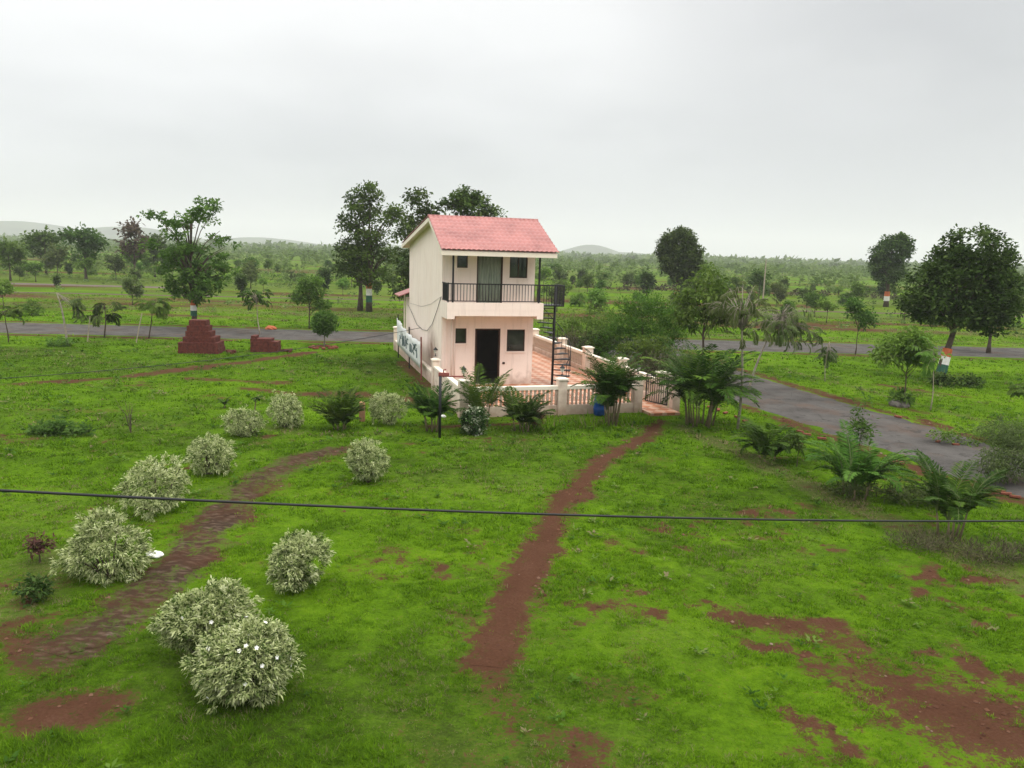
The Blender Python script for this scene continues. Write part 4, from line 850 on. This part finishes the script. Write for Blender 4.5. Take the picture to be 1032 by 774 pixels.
# shrubs between the terrace and the road
tree(650, 372, 'large bright green feathery shrub behind the right terrace wall', [(0, 0, 1.9, 1.9, 1.3, 1.5), (-.9, 0, 2.6, 1.2, 1.0, .9), (.6, 0, 2.7, 1.3, 1.0, .9), (-1.6, 0, 1.3, 1.0, .9, 1.0), (1.5, 0, 1.5, .9, .8, .9), (2.3, 0, 2.4, .8, .7, .8), (.2, 0, 3.5, .9, .8, .6), (-.8, .2, 3.3, .7, .7, .5), (1.1, .1, 3.1, .7, .7, .6)], 2.6, .06, leafmat('bright_shrub_leaves', [(0, (.055, .12, .012)), (.5, (.095, .20, .02)), (1, (.15, .27, .04))], .35), 380, 30, .40, .20, .045, seed=46, hollow=.1, cat='shrub', name='shrub', up=.7, loc=gp(645, 370))
tree(600, 345, 'dark green shrub mass behind the spiral staircase', [(0, 0, 1.4, 1.5, 1.2, 1.3), (-1.4, 0, 1.1, 1.2, 1, 1.0), (1.2, .5, 1.3, 1.2, 1, 1.2)], 1.6, .06, G_light, 150, 26, .36, .22, .08, seed=47, hollow=.1, cat='shrub', name='shrub', loc=np.array([4.6, 49.0, 0]))
tree(0, 0, 'small dark evergreen shrub at the back corner of the terrace', [(0, 0, .8, .8, .7, .8), (.5, 0, 1.2, .6, .6, .6)], 1, .04, G_dark, 110, 34, .28, .18, .07, seed=48, hollow=.1, cat='shrub', name='shrub', loc=np.array([4.4, 42.6, 0]))
tree(0, 0, 'mid green broad shrub between the right terrace wall and the road', [(0, 0, .9, 1.1, 1, .9), (.8, -.6, 1.1, .9, .9, .9)], 1.2, .05, G_light, 110, 28, .32, .2, .08, seed=49, hollow=.1, cat='shrub', name='shrub', loc=np.array([6.5, 39.8, 0]))
tree(0, 0, 'pale dry twiggy bush beside the road behind the terrace pillars', [(0, 0, .8, .9, .8, .8)], 1.3, .03, G_dry, 60, 22, .3, .22, .02, seed=50, hollow=0, cat='bush', name='bush', up=1.2, loc=np.array([3.6, 45.6, 0]), nl=30)
tree(0, 0, 'grey dry weedy bush behind the gate and the bright shrub', [(0, 0, .7, 1.2, .8, .7), (1.2, -.8, .7, 1, .8, .7)], 1.0, .03, G_dry, 110, 26, .3, .24, .025, seed=51, hollow=0, cat='bush', name='bush', up=1.2, loc=np.array([6.7, 36.2, 0]), nl=40)
tree(0, 0, 'olive weedy bush between the bright shrub and the slim trees', [(0, 0, .9, 1.0, .9, .9), (.9, .3, .8, .9, .8, .8)], 1.0, .03, G_olive, 130, 28, .3, .24, .03, seed=52, hollow=0, cat='bush', name='bush', up=1.0, loc=np.array([7.6, 34.6, 0]), nl=20)

# ------------------------------------------------------------------ palms
palm(344, 432, 1.45, 1.5, 'dark clump palm between two white-edged bushes left of the house', 60, 6, 42, droop=(30, 95), stem_h=.15)
palm(436, 434, 1.75, 1.9, 'dark clump palm beside the slim black post', 61, 7, 49, droop=(30, 105))
palm(484, 427, 2.1, 2.0, 'upright light green palm at the front left corner of the terrace', 62, 3, 21, G_palml, el=(55, 89), droop=(20, 100), ll=.24)
palm(527, 434, 1.5, 1.9, 'dark spiky palm in front of the middle of the terrace wall', 63, 6, 42, droop=(35, 110))
palm(616, 428, 2.75, 1.6, 'tall dense bushy palm in front of the blue barrel and gate pillar', 64, 12, 72, el=(58, 90), stem_h=.34, droop=(40, 110))
palm(706, 428, 3.15, 3.2, 'biggest dark palm clump with pale canes right of the gate', 65, 14, 98, el=(45, 90), stem_h=.30, droop=(45, 120))
palm(775, 463, 1.6, 2.3, 'low spreading palm nearest the big palm, between lawn and road', 66, 5, 40, G_palml, stem_h=.10, el=(60, 89), droop=(50, 140), ll=.20)
palm(862, 500, 2.0, 2.5, 'middle palm of the row between lawn and road, arching wide', 67, 5, 45, G_palml, stem_h=.18, el=(58, 89), droop=(50, 130), ll=.20)
palm(958, 541, 1.95, 1.9, 'rightmost palm of the row between lawn and road, with pale stems', 68, 5, 40, stem_h=.28, el=(60, 89), droop=(50, 130), ll=.20)
palm(226, 411, .62, .9, 'tiny young palm behind the left white-edged bushes', 69, 1, 7, G_palm, stem_h=.2, group=None)
palm(256, 416, .85, 1.3, 'little drooping palm with a leaning stem beside the round white-edged bush', 70, 1, 7, G_palm, stem_h=.55, el=(10, 50), group=None)

# ------------------------------------------------------------------ white-edged bushes
def varbush(px, py, E, label, seed, n=1500, ll=.13, flowers=0, h=None):
    rs = np.random.RandomState(seed); p = gp(px, py); t = empty('bush', (p[0], p[1], 0), 0, label, 'bush', 'white-edged bushes on the lawn')
    mb = MB()
    for k in range(9):
        c, _ = in_ellipsoids(rs, E, 1, .3); c = c[0]; mb.tube([(rs.normal()*.04, rs.normal()*.04, -.05), tuple(c*np.array([.5, .5, .45])), tuple(c)], [.022, .016, .007], 5)
    mb.build('stems', M_bark, t, True)
    ncl = n//9; cc, _ = in_ellipsoids(rs, E, ncl, .55); c0_ = np.average(np.array(E)[:, :3], axis=0); dv_ = cc-c0_; az_ = np.arctan2(dv_[:, 1], dv_[:, 0]); bump_ = .84+.32*fbm(az_*1.6+seed*3.1, dv_[:, 2]*4.5+seed, 3); cc = c0_+dv_*bump_[:, None]*(1+.22*(rs.rand(ncl, 1) < .10))
    keep_ = fbm(az_*2.6+seed, cc[:, 2]*6+seed*2.3, 3) > .33; cc = cc[keep_]; ncl = len(cc); i = np.repeat(np.arange(ncl), 26); m_ = len(i)
    cen = np.average(np.array(E)[:, :3], axis=0); out = cc[i]-cen*np.array([1, 1, .6]); out /= np.linalg.norm(out, axis=1, keepdims=True)
    p = cc[i]+rs.normal(size=(m_, 3))*ll*.36; ax = out*1.0+rdir(rs, m_)*.95+np.array([0, 0, .1]); nrm = out+rdir(rs, m_)*.9
    p[:, 2] = np.maximum(p[:, 2], .03); s = .7+.6*rs.rand(m_)
    rr = np.clip(.50+.27*rs.normal(size=m_)+.14*rs.normal(size=ncl)[i], 0, 1)
    leaves('foliage', p, ax, nrm, ll*s, ll*.27*s, G_var, rr, t, .22)
    if flowers:
        c, _ = in_ellipsoids(rs, E, flowers, .97); c = c[c[:, 2] > .25]; fo = None
        for q in c:
            d = (q-cen)/np.linalg.norm(q-cen)
            if fo is None:
                aa = np.arange(5)*2*math.pi/5; D5 = np.stack([np.cos(aa), np.sin(aa), .3+0*aa], 1)
                fo = leaves('flower', np.zeros((5, 3)), D5, np.tile([0, 0, 1.0], (5, 1)), .035, .03, M_white, np.zeros(5), t); f = fo
            else: f = link_copy(fo, t)
            f.location = q+d*.05; f.rotation_euler = Vector(d).to_track_quat('Z', 'Y').to_euler()
    return t
def E_of(px, py, w, h, seed, lob=4):
    """ellipsoids for a bush that is w by h survey pixels at its place"""
    s = mpp(gp(px, py)); W_, H_ = w*s*.90, h*s*.97; rs = np.random.RandomState(seed)
    E = [(0, 0, H_*.50, W_*.42, W_*.42, H_*.46)]
    for k in range(lob):
        a = rs.rand()*6.28; f_ = .7+.5*rs.rand(); E.append((W_*.23*math.cos(a), W_*.23*math.sin(a), H_*(.36+.30*rs.rand()), W_*.29*f_, W_*.29*f_, H_*.36*f_))
    return E
VB = [(245, 443, 38, 31, 'smallest white-edged bush, first of the row nearest the house'), (287, 434, 42, 36, 'round white-edged bush right of the smallest one, by the little palm'),
      (209, 481, 56, 40, 'white-edged bush behind the flat wide one on the left'), (158, 518, 84, 55, 'flat wide white-edged bush crossed by the black cable'),
      (110, 584, 84, 68, 'cone shaped white-edged bush beside the plastic bag'), (304, 595, 66, 60, 'white-edged bush alone on the lawn, with a ragged top'),
      (372, 489, 50, 45, 'white-edged bush between lawn and palm row, with a domed top'), (393, 431, 46, 33, 'white-edged bush beside the short orange marker post')]
for k, (x, y, w, h, lb) in enumerate(VB):
    E_ = E_of(x, y, w, h, 80+k)
    if 'cone' in lb: s_ = mpp(gp(x, y)); E_ = [(0, 0, .36*h*s_, .46*w*s_, .44*w*s_, .36*h*s_), (-.03, 0, .62*h*s_, .30*w*s_, .3*w*s_, .36*h*s_), (-.02, 0, .8*h*s_, .17*w*s_, .2*w*s_, .24*h*s_)]
    varbush(x, y-4, E_, lb, 80+k, n=int(2000+w*32), ll=.075 if w < 60 else .08)
s_ = mpp(gp(245, 700))
varbush(247, 702, [(0, 0, .44, .56, .52, .44), (.14, .05, .54, .48, .46, .42), (-.20, .1, .48, .42, .42, .40), (.1, .1, .75, .36, .36, .26)], 'largest white-edged bush with small white flowers, nearest the photographer', 95, 11000, .072, 70)
varbush(205, 664, [(0, 0, .66, .54, .42, .34), (.26, .15, .86, .30, .28, .27), (-.28, .05, .56, .36, .36, .36), (.3, .1, .6, .4, .36, .36)], 'upright white-edged bush leaning on the largest one from behind', 96, 8200, .072, 8)
rs_ = 97
tree(478, 437, 'small round white speckled bush in front of the upright palm', [(0, 0, .42, .42, .4, .42)], .4, .02, leafmat('speckled_leaves', [(0, (.018, .045, .012)), (.7, (.04, .085, .02)), (.86, (.42, .45, .32)), (1, (.5, .52, .4))], .2), 90, 34, .16, .10, .04, seed=97, hollow=.4, cat='bush', name='bush')
tree(40, 566, 'small bush with reddish brown leaves at the left edge of the lawn', [(0, 0, .34, .24, .22, .17)], .4, .018, G_red, 22, 14, .12, .10, .04, seed=98, hollow=0, cat='plant', name='plant', nl=14)
tree(34, 606, 'small dark green plant in front of the reddish brown bush', [(0, 0, .22, .22, .2, .18)], .3, .018, G_dark, 24, 15, .12, .11, .045, seed=99, hollow=0, cat='plant', name='plant', nl=10)
tree(60, 437, 'low sprawling leafy weed patch on the open field at left', [(-.4, 0, .15, .6, .4, .14), (.5, .1, .12, .7, .4, .10), (0, 0, .25, .3, .3, .2)], .2, .015, G_mid, 46, 16, .2, .16, .08, seed=100, hollow=0, cat='plant', name='plant')
tree(803, 470, 'thin small plant at the end of the low spreading palm', [(0, 0, .75, .2, .2, .22)], .8, .015, G_mid, 16, 12, .16, .14, .06, seed=101, hollow=0, cat='plant', name='plant')
tree(858, 476, 'wispy upright plant behind the middle palm', [(0, 0, 1.5, .28, .28, .3), (0, 0, 2.1, .22, .22, .25)], 2.2, .018, G_mid, 26, 14, .2, .15, .05, seed=102, hollow=0, cat='plant', name='plant', loc=gp(862, 487))
tree(640+243, 500, 'low brown green weeds around the foot of the middle palm', [(-.6, 0, .2, .7, .4, .2), (.8, -.5, .25, .8, .5, .22)], .2, .015, G_olive, 70, 20, .2, .16, .035, seed=103, hollow=0, cat='plant', name='plant')
tree(975, 560, 'low grey weeds along the lawn edge below the rightmost palm', [(-.8, .4, .15, .7, .4, .16), (.4, -.3, .18, .8, .5, .18)], .2, .015, G_dry, 120, 26, .24, .12, .012, up=1.3, seed=104, hollow=0, cat='plant', name='plant')
tree(541, 430, 'dry brown clump beside the spiky palm', [(0, 0, .25, .18, .18, .25)], .3, .015, G_red, 20, 18, .12, .14, .03, seed=105, hollow=0, cat='plant', name='plant', up=1.2)
def twigs(px, py, h, label, seed):
    rs = np.random.RandomState(seed); mb = MB()
    for k in range(7):
        a = rs.rand()*6.28; q = rs.rand()*.5; mb.tube([(0, 0, -.05), (q*.3*math.cos(a), q*.3*math.sin(a), h*.5), (q*math.cos(a), q*math.sin(a), h*(.7+.3*rs.rand()))], [.012, .008, .004], 4)
    o = mb.build('bare_twigs', M_bark); o.location = gp(px, py); tag(o, label, 'twigs')
twigs(132, 436, 1.15, 'bare thin twigs standing in the open field at left', 3)
# left meadow: staked young plants before the far road
def stake(px, py, h, lean, label):
    o = MB().tube([(0, 0, -.1), (lean*.5, 0, h*.5), (lean, 0, h)], [.035, .03, .025], 6).build('stake', M_stake); o.location = gp(px, py); tag(o, label, 'stake')
drooper(69, 346, 'leaning palm-like sapling with one dark hanging frond left of the brick stacks', [(.5, 0, 2.2, .4, .4, .3)], 2.9, .07, G_olive, 111, (-.5, 0), M_pale, 9, 1.5, el=(-50, 50), lw=.07)
drooper(106, 340, 'dark drooping sapling with two spread fronds before the far road', [(.3, 0, 2.2, .6, .5, .3), (-.2, 0, 1.4, .6, .5, .3)], 2.0, .05, G_dark, 112, (.1, 0), M_bark, 12, 1.5, el=(-30, 45), lw=.09)
stake(88, 344, 1.5, .25, 'short pale stake beside the dark drooping sapling')
stake(137, 345, 1.75, .45, 'leaning pale stake with feathery leaves left of the stepped brick stack')
drooper(150, 341, 'dark feathery sapling bowed over the leaning pale stake', [(.5, 0, 2.2, .9, .6, .4)], 2.4, .04, G_mid, 113, (.4, .2), M_bark, 22, 1.2, el=(-20, 50), lw=.08)
drooper(8, 345, 'leafy sapling cut by the left edge of the picture', [(0, 0, 1.7, .8, .6, .5)], 1.8, .04, G_mid, 114, (0, 0), M_bark, 26, .9, el=(-10, 60), lw=.08)
tree(32, 318, 'small open bush on the meadow beyond the far road at left', [(0, 0, .6, .9, .6, .5)], .6, .03, G_mid, 34, 16, .26, .22, .08, seed=115, hollow=0, cat='bush', name='bush')
drooper(262, 337, 'sapling with drooping crown on a pale stake above the low brick stack', [(-.2, 0, 2.6, .9, .7, .6)], 2.5, .045, G_mid, 116, (-.25, 0), M_stake, 28, 1.0, el=(-20, 60), lw=.08)
tree(312, 331, 'sapling with flat layered crown beyond the far road', [(0, 0, 2.6, 1.2, 1.0, .4), (.3, 0, 3.4, .8, .7, .4), (-.8, 0, 2.2, .8, .7, .25), (.7, 0, 1.7, .8, .7, .3)], 3.6, .06, G_mid, 110, 24, .36, .24, .10, seed=117, hollow=.1, name='sapling')
tree(327, 349, 'small dense round headed tree in a stone ring before the far road', [(0, 0, 1.35, .72, .7, .62), (.15, 0, 1.75, .5, .5, .4)], 1.3, .06, G_mid, 150, 30, .26, .16, .075, seed=118, hollow=.3, name='tree', bark=M_pale)
for k in range(9):
    a = k*.7; o = brick.copy(); COL.objects.link(o); p_ = gp(326, 351); o.location = (p_[0]+.7*math.cos(a), p_[1]+.55*math.sin(a), .02); o.rotation_euler = (0, 0, a*1.7); o.scale = (1.3, 1.3, 1.2)
    o.data = o.data; tag(o, 'brick lying in the ring round the small dense tree', 'brick', 'bricks in the tree ring')
tree(70, 349, 'low weeds and stones at the foot of the leaning palm-like sapling', [(-.5, 0, .2, .8, .4, .2)], .2, .02, G_mid, 30, 14, .2, .18, .07, seed=119, hollow=0, cat='plant', name='plant')

# poles far out
def pole(px, py, h, label, Yd):
    o = MB().tube([(0, 0, -.3), (0, 0, h)], [.12, .08], 8).build('pole', M_stake); o.location = at_y(px, Yd); tag(o, label, 'pole')
pole(769, 300, 6.0, 'pale leaning pole standing in the scrub above the feathery sapling', 112)
pole(689, 300, 5.4, 'thin pale pole right of the round dark tree', 125)

# ------------------------------------------------------------------ orchard and scrub beyond the roads
VAR = []
for k, (m_, E, th, tr, nc, per, lb) in enumerate([
    (G_mid, [(0, 0, 2.6, 1.2, 1.2, .8), (.5, 0, 3.3, .9, .9, .5)], 3.0, .07, 50, 17, 'mid green bushy'),
    (G_light, [(0, 0, 2.7, 1.5, 1.5, .5), (-.4, 0, 3.3, 1.0, 1.0, .4)], 3.2, .07, 50, 16, 'light green flat crowned'),
    (G_olive, [(0, 0, 2.3, 1.0, 1.0, .6), (.3, 0, 3.2, .8, .8, .5), (-.5, 0, 1.6, .8, .8, .4)], 3.2, .06, 46, 16, 'olive loose crowned'),
    (G_dark, [(0, 0, 1.5, .55, .55, 1.0), (0, 0, 2.4, .4, .4, .6)], 2.4, .08, 60, 24, 'small dark upright'),
    (G_light, [(0, 0, 1.2, 1.5, 1.3, .9), (.9, 0, 1.0, 1.0, 1.0, .7)], 1.4, .06, 60, 18, 'light green low spreading'),
    (G_mid, [(0, 0, 3.2, 1.9, 1.8, 1.3), (.8, 0, 4.3, 1.4, 1.3, .8), (-1.0, 0, 3.9, 1.2, 1.2, .8)], 4.2, .12, 84, 20, 'tall mid green spreading'),
    (G_olive, [(0, 0, 3.4, 2.0, 1.8, .9), (.3, 0, 4.5, 1.6, 1.5, .6), (-.5, 0, 2.5, 1.6, 1.5, .6)], 4.6, .11, 76, 20, 'tall olive layered'),
    (G_brown, [(0, 0, 3.4, 1.3, 1.3, 1.2), (0, 0, 4.6, .9, .9, .8)], 4.6, .14, 44, 16, 'bare brownish')]):
    rs = np.random.RandomState(200+k); t = empty('tree', (0, 0, 0)); trunk_mesh(rs, th, tr, (0, 0), E, 9).build('trunk', M_bark, t, True)
    crown('crown', rs, E, nc, per, .5, .40, .22, m_, t, .2, .65); t['category'] = 'tree'; VAR.append([t, lb, False])
def put(k, x, y, s, where):
    t, lb, used = VAR[k]; lab = f'{lb} tree {where}'; grp = lab.replace(' tree ', ' trees ')
    if not used: o = t; o.location = (x, y, 0); o.scale = (s, s, s); o.rotation_euler = (0, 0, random.uniform(0, 6.28)); VAR[k][2] = True; o['label'] = lab; o['group'] = grp
    else: o = dup(t, (x, y, 0), random.uniform(0, 6.28), s, lab, grp)
    return o
rs = np.random.RandomState(77); placed = []
def try_put(x, y, mind):
    for (a, b) in placed:
        if (a-x)**2+(b-y)**2 < mind*mind: return False
    placed.append((x, y)); return True
def where_of(x, y):
    side = 'left of the house' if x/y < -.1 else 'right of the house'
    dist = 'in the meadow just beyond the road' if y < 78 else ('in the middle fields' if y < 125 else 'on the far plain')
    return f'{dist} {side}'
cnt = 0; tries = 0
while cnt < 190 and tries < 6000:
    tries += 1
    y = 60+115*rs.rand()**.8; x = (rs.rand()*2-1)*.70*y
    open_left = -.62*y < x < -.08*y and y < 92               # open meadow on the left
    if open_left and rs.rand() < .86: continue
    if x > 0 and y < 66 and rs.rand() < .6: continue
    if abs(y-(96+.066*(x+150))) < 3.2 and x < -40: continue
    if .17 < x/y < .27 and 88 < y < 102: continue
    if not try_put(x, y, 3.2 if y > 85 else 4.2): continue
    if x < 0: k = rs.choice([0, 1, 2, 3, 4, 5, 6], p=[.22, .2, .14, .12, .16, .1, .06])
    else: k = rs.choice([0, 1, 2, 3, 4, 5, 6], p=[.24, .18, .14, .1, .2, .08, .06])
    put(k, x, y, (.42+.5*rs.rand()**1.6)*(1.0 if y < 100 else 1.1), where_of(x, y)); cnt += 1
# taller wood at the far left
for x, y, s, k in [(-84, 122, 1.5, 6), (-77, 128, 1.65, 5), (-71, 121, 1.6, 2), (-65, 118, 1.75, 5), (-58, 119, 1.7, 1), (-61, 132, 1.6, 6), (-52, 124, 1.35, 5), (-92, 130, 1.6, 5), (-88, 112, 1.3, 0), (-70, 108, 1.25, 5), (-47, 114, 1.2, 0), (-80, 106, 1.2, 1)]:
    put(k, x, y, s*.86, 'in the taller wood at the far left')
put(7, -56.5, 116, 1.62, 'standing among the green wood at the far left')
for x, y, s, k in [(30, 130, 1.35, 1), (37, 118, 1.1, 0), (20, 118, 1.2, 3), (72, 120, 1.2, 2)]:
    put(k, x, y, s, 'raised above the scrub in the right distance')

def mass(name, n, y0, y1, m, hmin, hmax, w, quads, seed, xr=.72, keep=None, ll=.9):
    """far trees that read as one mass: thousands of small crowns on thin trunks"""
    rs = np.random.RandomState(seed); y = np.sqrt(y0**2+(y1**2-y0**2)*rs.rand(n)); x = (rs.rand(n)*2-1)*xr*y
    if keep is not None: k = keep(x, y, rs); x, y = x[k], y[k]
    n = len(x); h = hmin+(hmax-hmin)*rs.rand(n)**1.4; wd = w*(.6+.8*rs.rand(n))*h/hmax; i = np.repeat(np.arange(n), quads); q = len(i)
    d = rdir(rs, q)*rs.rand(q, 1)**.4; C = np.stack([x[i]+d[:, 0]*wd[i], y[i]+d[:, 1]*wd[i], h[i]*.62+d[:, 2]*h[i]*.38], 1)
    tone = np.clip(.5+.25*rs.normal(size=n), 0, 1); s = (.6+.8*rs.rand(q))*ll*(h/hmax)[i]
    return tag(leaves(name, C, rdir(rs, q)*np.array([1, 1, .5]), rdir(rs, q)+np.array([0, 0, .8]), s, s*.6, m, np.clip(tone[i]+.12*rs.normal(size=q), 0, 1), None), kind='stuff')
mass('undergrowth', 450, 104, 150, G_far, .7, 2.2, 1.5, 40, 306, ll=.55, keep=lambda x, y, r: (x < -.22*y) & (np.abs(y-(96+.066*(x+150))) > 5))
mass('far_scrub', 620, 122, 260, G_far, 1.6, 4.8, 1.7, 46, 301, ll=.95, keep=lambda x, y, r: fbm(x/30, y/12, 3) > .40)
mass('far_wood', 2000, 240, 620, G_far, 2.0, 4.9, 2.4, 34, 302, ll=1.6)
mass('distant_forest', 3800, 560, 2400, G_far, 3.0, 7.0, 9, 26, 303, ll=5.5)
mass('dry_scrub', 700, 118, 150, G_dry, .6, 1.6, 1.1, 30, 304, ll=.5, keep=lambda x, y, r: (x > 8) & (np.abs(y-(128+6*np.sin(x/17))) < 7))
mass('low_weeds', 900, 58, 125, G_far, .25, .9, .6, 16, 305, ll=.35, keep=lambda x, y, r: fbm(x/14, y/7, 3) > .52)

# ------------------------------------------------------------------ overhead cables
def span(name, a, b, sag, r, label, n=40):
    a, b = Vector(a), Vector(b); P = []
    for i in range(n+1):
        q = i/n; p = a.lerp(b, q); p.z -= sag*4*q*(1-q); P.append(p)
    return tag(MB().tube(P, r, 8).build(name, M_black, None, True), label, 'cable')
def at_d(x, y, Yd): d = ray(x, y); return np.array([0, 0, H])+d*Yd/d[1]
p0, p1 = at_d(0, 489.5, 5.2), at_d(1032, 522, 8.2); v_ = p1-p0
def at3(q): return p0+v_*q
mid_ = at_d(516, 516.5, 6.37); ln = at3(.44); 
span('cable', at3(-.35)+np.array([0, 0, .10]), at3(1.35)+np.array([0, 0, .10]), .205, .0105, 'black overhead cable sagging across the whole near lawn')
span('cable', at_d(-60, 385, 25), hw(-.05, 5.0, 2.15), .35, .012, 'thin cable slung over the left field to the gable wall')

# ------------------------------------------------------------------ grass: real blades on the lawn, longer in clumps by the wall
def grass():
    rs = np.random.RandomState(5); out = []
    HL = [px_line([(550, 432, 24), (600, 430, 26), (650, 424, 16)]), px_line([(0, 760, 40), (120, 730, 60), (200, 745, 50), (60, 680, 26), (330, 760, 30)])]
    for y0, y1, nt_, nb, hb, wb, rad in [(6.3, 11, 24000, 13, .031, .010, .045), (11, 16, 26000, 12, .036, .014, .06), (16, 24, 27000, 10, .043, .022, .085), (24, 44, 26000, 9, .055, .042, .15), (44, 85, 15000, 9, .075, .10, .30)]:
        y = np.sqrt(y0**2+(y1**2-y0**2)*rs.rand(nt_)); x = (rs.rand(nt_)*2-1)*.80*y
        s = soil_mask(x, y)+(fbm(x*5, y*5, 3)-.5)*1.4+(rs.rand(nt_)-.5)*.7; d = dry_mask(x, y)
        u = (x-O[0])*CA+(y-O[1])*SA; v = -(x-O[0])*SA+(y-O[1])*CA
        dr = seg_dist(x, y, rd, [3.6, 3.2, 2.85, 2.75, 2.75, 2.8, 2.8]); fr_ = np.abs(y-(47.2+.0429*(x+140)))-3.9
        k = (s < .46) & (fr_ > -.15) & ~((u > -.45) & (u < 8.3) & (v > -6.25) & (v < 14)) & (dr > -.12+.3*(rs.rand(nt_)-.5))
        x, y, d, s = x[k], y[k], d[k], s[k]
        vig = fbm(x*1.9, y*1.9, 4); size = (.45+1.3*sstep(.32, .68, vig))*(.7+.6*rs.rand(len(x)))*(1-.5*np.clip(s*1.6, 0, 1))
        lo1, lo2 = seg_dist(x, y, *HL[0]), seg_dist(x, y, *HL[1]); size = size*(1+2.6*sstep(.5, -.2, lo1)+.9*sstep(.7, -.4, lo2))
        tt = np.clip(tint(x, y)*.8+.13*rs.normal(size=len(x))+.07, 0, 1); dryt = rs.rand(len(x)) < d*.92+.05
        i = np.repeat(np.arange(len(x)), nb); n = len(i); a = rs.rand(n)*6.283; r = rad*np.sqrt(rs.rand(n))*(.6+.5*size[i])
        bx, by = x[i]+r*np.cos(a), y[i]+r*np.sin(a); h = hb*size[i]*(.5+.9*rs.rand(n)); w = wb*(.6+.8*rs.rand(n)); a2 = a+rs.normal(size=n)*.9; le = .25+1.15*rs.rand(n)
        ca, sa = np.cos(a2), np.sin(a2); gz_ = ground_z(bx, by)-.004
        b1 = np.stack([bx-sa*w/2, by+ca*w/2, gz_], 1); b2 = np.stack([bx+sa*w/2, by-ca*w/2, gz_], 1); tp = np.stack([bx+ca*h*le, by+sa*h*le, gz_+h*(1-.3*le*.7)], 1)
        col = np.clip(tt[i]+.09*rs.normal(size=n), 0, 1); col = np.where(dryt[i] & (rs.rand(n) < .8), 1.3+.5*rs.rand(n), col)
        out.append((np.stack([b1, b2, tp], 1).reshape(-1, 3), col))
    V = np.concatenate([o[0] for o in out]); c = np.concatenate([o[1] for o in out])
    m = leafmat('grass_blades', [(0, (.040, .082, .007)), (.2, (.070, .148, .007)), (.34, (.110, .220, .007)), (.48, (.152, .278, .010)), (.58, (.20, .31, .018)), (.66, (.11, .105, .042)), (.9, (.21, .18, .09))], .25, .8, objvar=False, spec=.02)
    # the attribute runs to 1.8 so that dry blades have their own end of the ramp
    tag(mesh_np('grass', V, np.arange(len(V)).reshape(-1, 3), m, attrs={'rnd': ('FACE', c/1.8)}), kind='stuff')
grass()
def lawn_weeds():
    rs = np.random.RandomState(15); n = 2600; y = np.sqrt(7**2+(42**2-7**2)*rs.rand(n)); x = (rs.rand(n)*2-1)*.75*y; k = (soil_mask(x, y) < .5) & (fbm(x*.6+3, y*.6, 3) > .47)
    u = (x-O[0])*CA+(y-O[1])*SA; v = -(x-O[0])*SA+(y-O[1])*CA; k &= ~((u > -.45) & (u < 8.3) & (v > -6.25)) & (seg_dist(x, y, rd, [3.6, 3.2, 2.85, 2.75, 2.75, 2.8, 2.8]) > .1)
    x, y = x[k], y[k]; n = len(x); i = np.repeat(np.arange(n), 9); q = len(i); a = rs.rand(q)*6.28; sz = .05*(.5+1.2*rs.rand(n)**2)*(1+y/22)
    C = np.stack([x[i]+.4*sz[i]*rs.normal(size=q), y[i]+.4*sz[i]*rs.normal(size=q), .015+.5*sz[i]*rs.rand(q)], 1); D = np.stack([np.cos(a), np.sin(a), .1+.6*rs.rand(q)], 1)
    m = leafmat('broad_weed_leaves', [(0, (.03, .075, .008)), (.5, (.06, .14, .012)), (.8, (.12, .20, .03)), (1, (.20, .17, .09))], .3, .7, objvar=False)
    tag(leaves('lawn_weeds', C, D, np.tile([0, 0, 1.0], (q, 1)), sz[i]*(.7+.6*rs.rand(q)), sz[i]*.5, m, np.clip(rs.rand(n)[i]+.1*rs.normal(size=q), 0, 1), None), kind='stuff')
    # pebbles and clods on the bare earth
    n = 16000; y = np.sqrt(7**2+(30**2-7**2)*rs.rand(n)); x = (rs.rand(n)*2-1)*.75*y; k = soil_mask(x, y) > .55; x, y = x[k], y[k]; n = len(x); r = .010*(.5+rs.rand(n)**3*2.6)*(1+y/25)
    oc = np.array([(1, 0, 0), (0, 1, 0), (-1, 0, 0), (0, -1, 0), (0, 0, .7)]); an = rs.rand(n)*6.28
    jit = 1+.5*(rs.rand(n, 5)-.5); px_ = oc[None, :, 0]*np.cos(an)[:, None]-oc[None, :, 1]*np.sin(an)[:, None]; py_ = oc[None, :, 0]*np.sin(an)[:, None]+oc[None, :, 1]*np.cos(an)[:, None]
    V = np.stack([x[:, None]+px_*r[:, None]*jit, y[:, None]+py_*r[:, None]*jit, ground_z(x, y)[:, None]+oc[None, :, 2]*r[:, None]*jit+.008], 2).reshape(-1, 3)
    F = (np.array([(0, 1, 4), (1, 2, 4), (2, 3, 4), (3, 0, 4)])[None]+5*np.arange(n)[:, None, None]).reshape(-1, 3)
    m = leafmat('pebbles_and_clods', [(0, (.05, .022, .014)), (.7, (.12, .058, .036)), (.93, (.16, .095, .065)), (1, (.21, .16, .13))], .0, .95, objvar=False, spec=.05)
    tag(mesh_np('pebbles', V, F, m, attrs={'rnd': ('FACE', np.repeat(rs.rand(n), 4))}), kind='stuff')
lawn_weeds()

# ------------------------------------------------------------------ damp monsoon air
hzmat = bpy.data.materials.new('damp_air'); hzmat.use_nodes = True; t = hzmat.node_tree; t.nodes.clear()
pv = N(t, 'ShaderNodeVolumePrincipled'); pv.inputs['Color'].default_value = (.93, .935, .97, 1); pv.inputs['Density'].default_value = .00032
ou = N(t, 'ShaderNodeOutputMaterial'); t.links.new(pv.outputs[0], ou.inputs['Volume'])
hz_ = MB().box(-7000, 7000, -400, 7000, -12, 190).build('haze', hzmat); tag(hz_, kind='stuff')
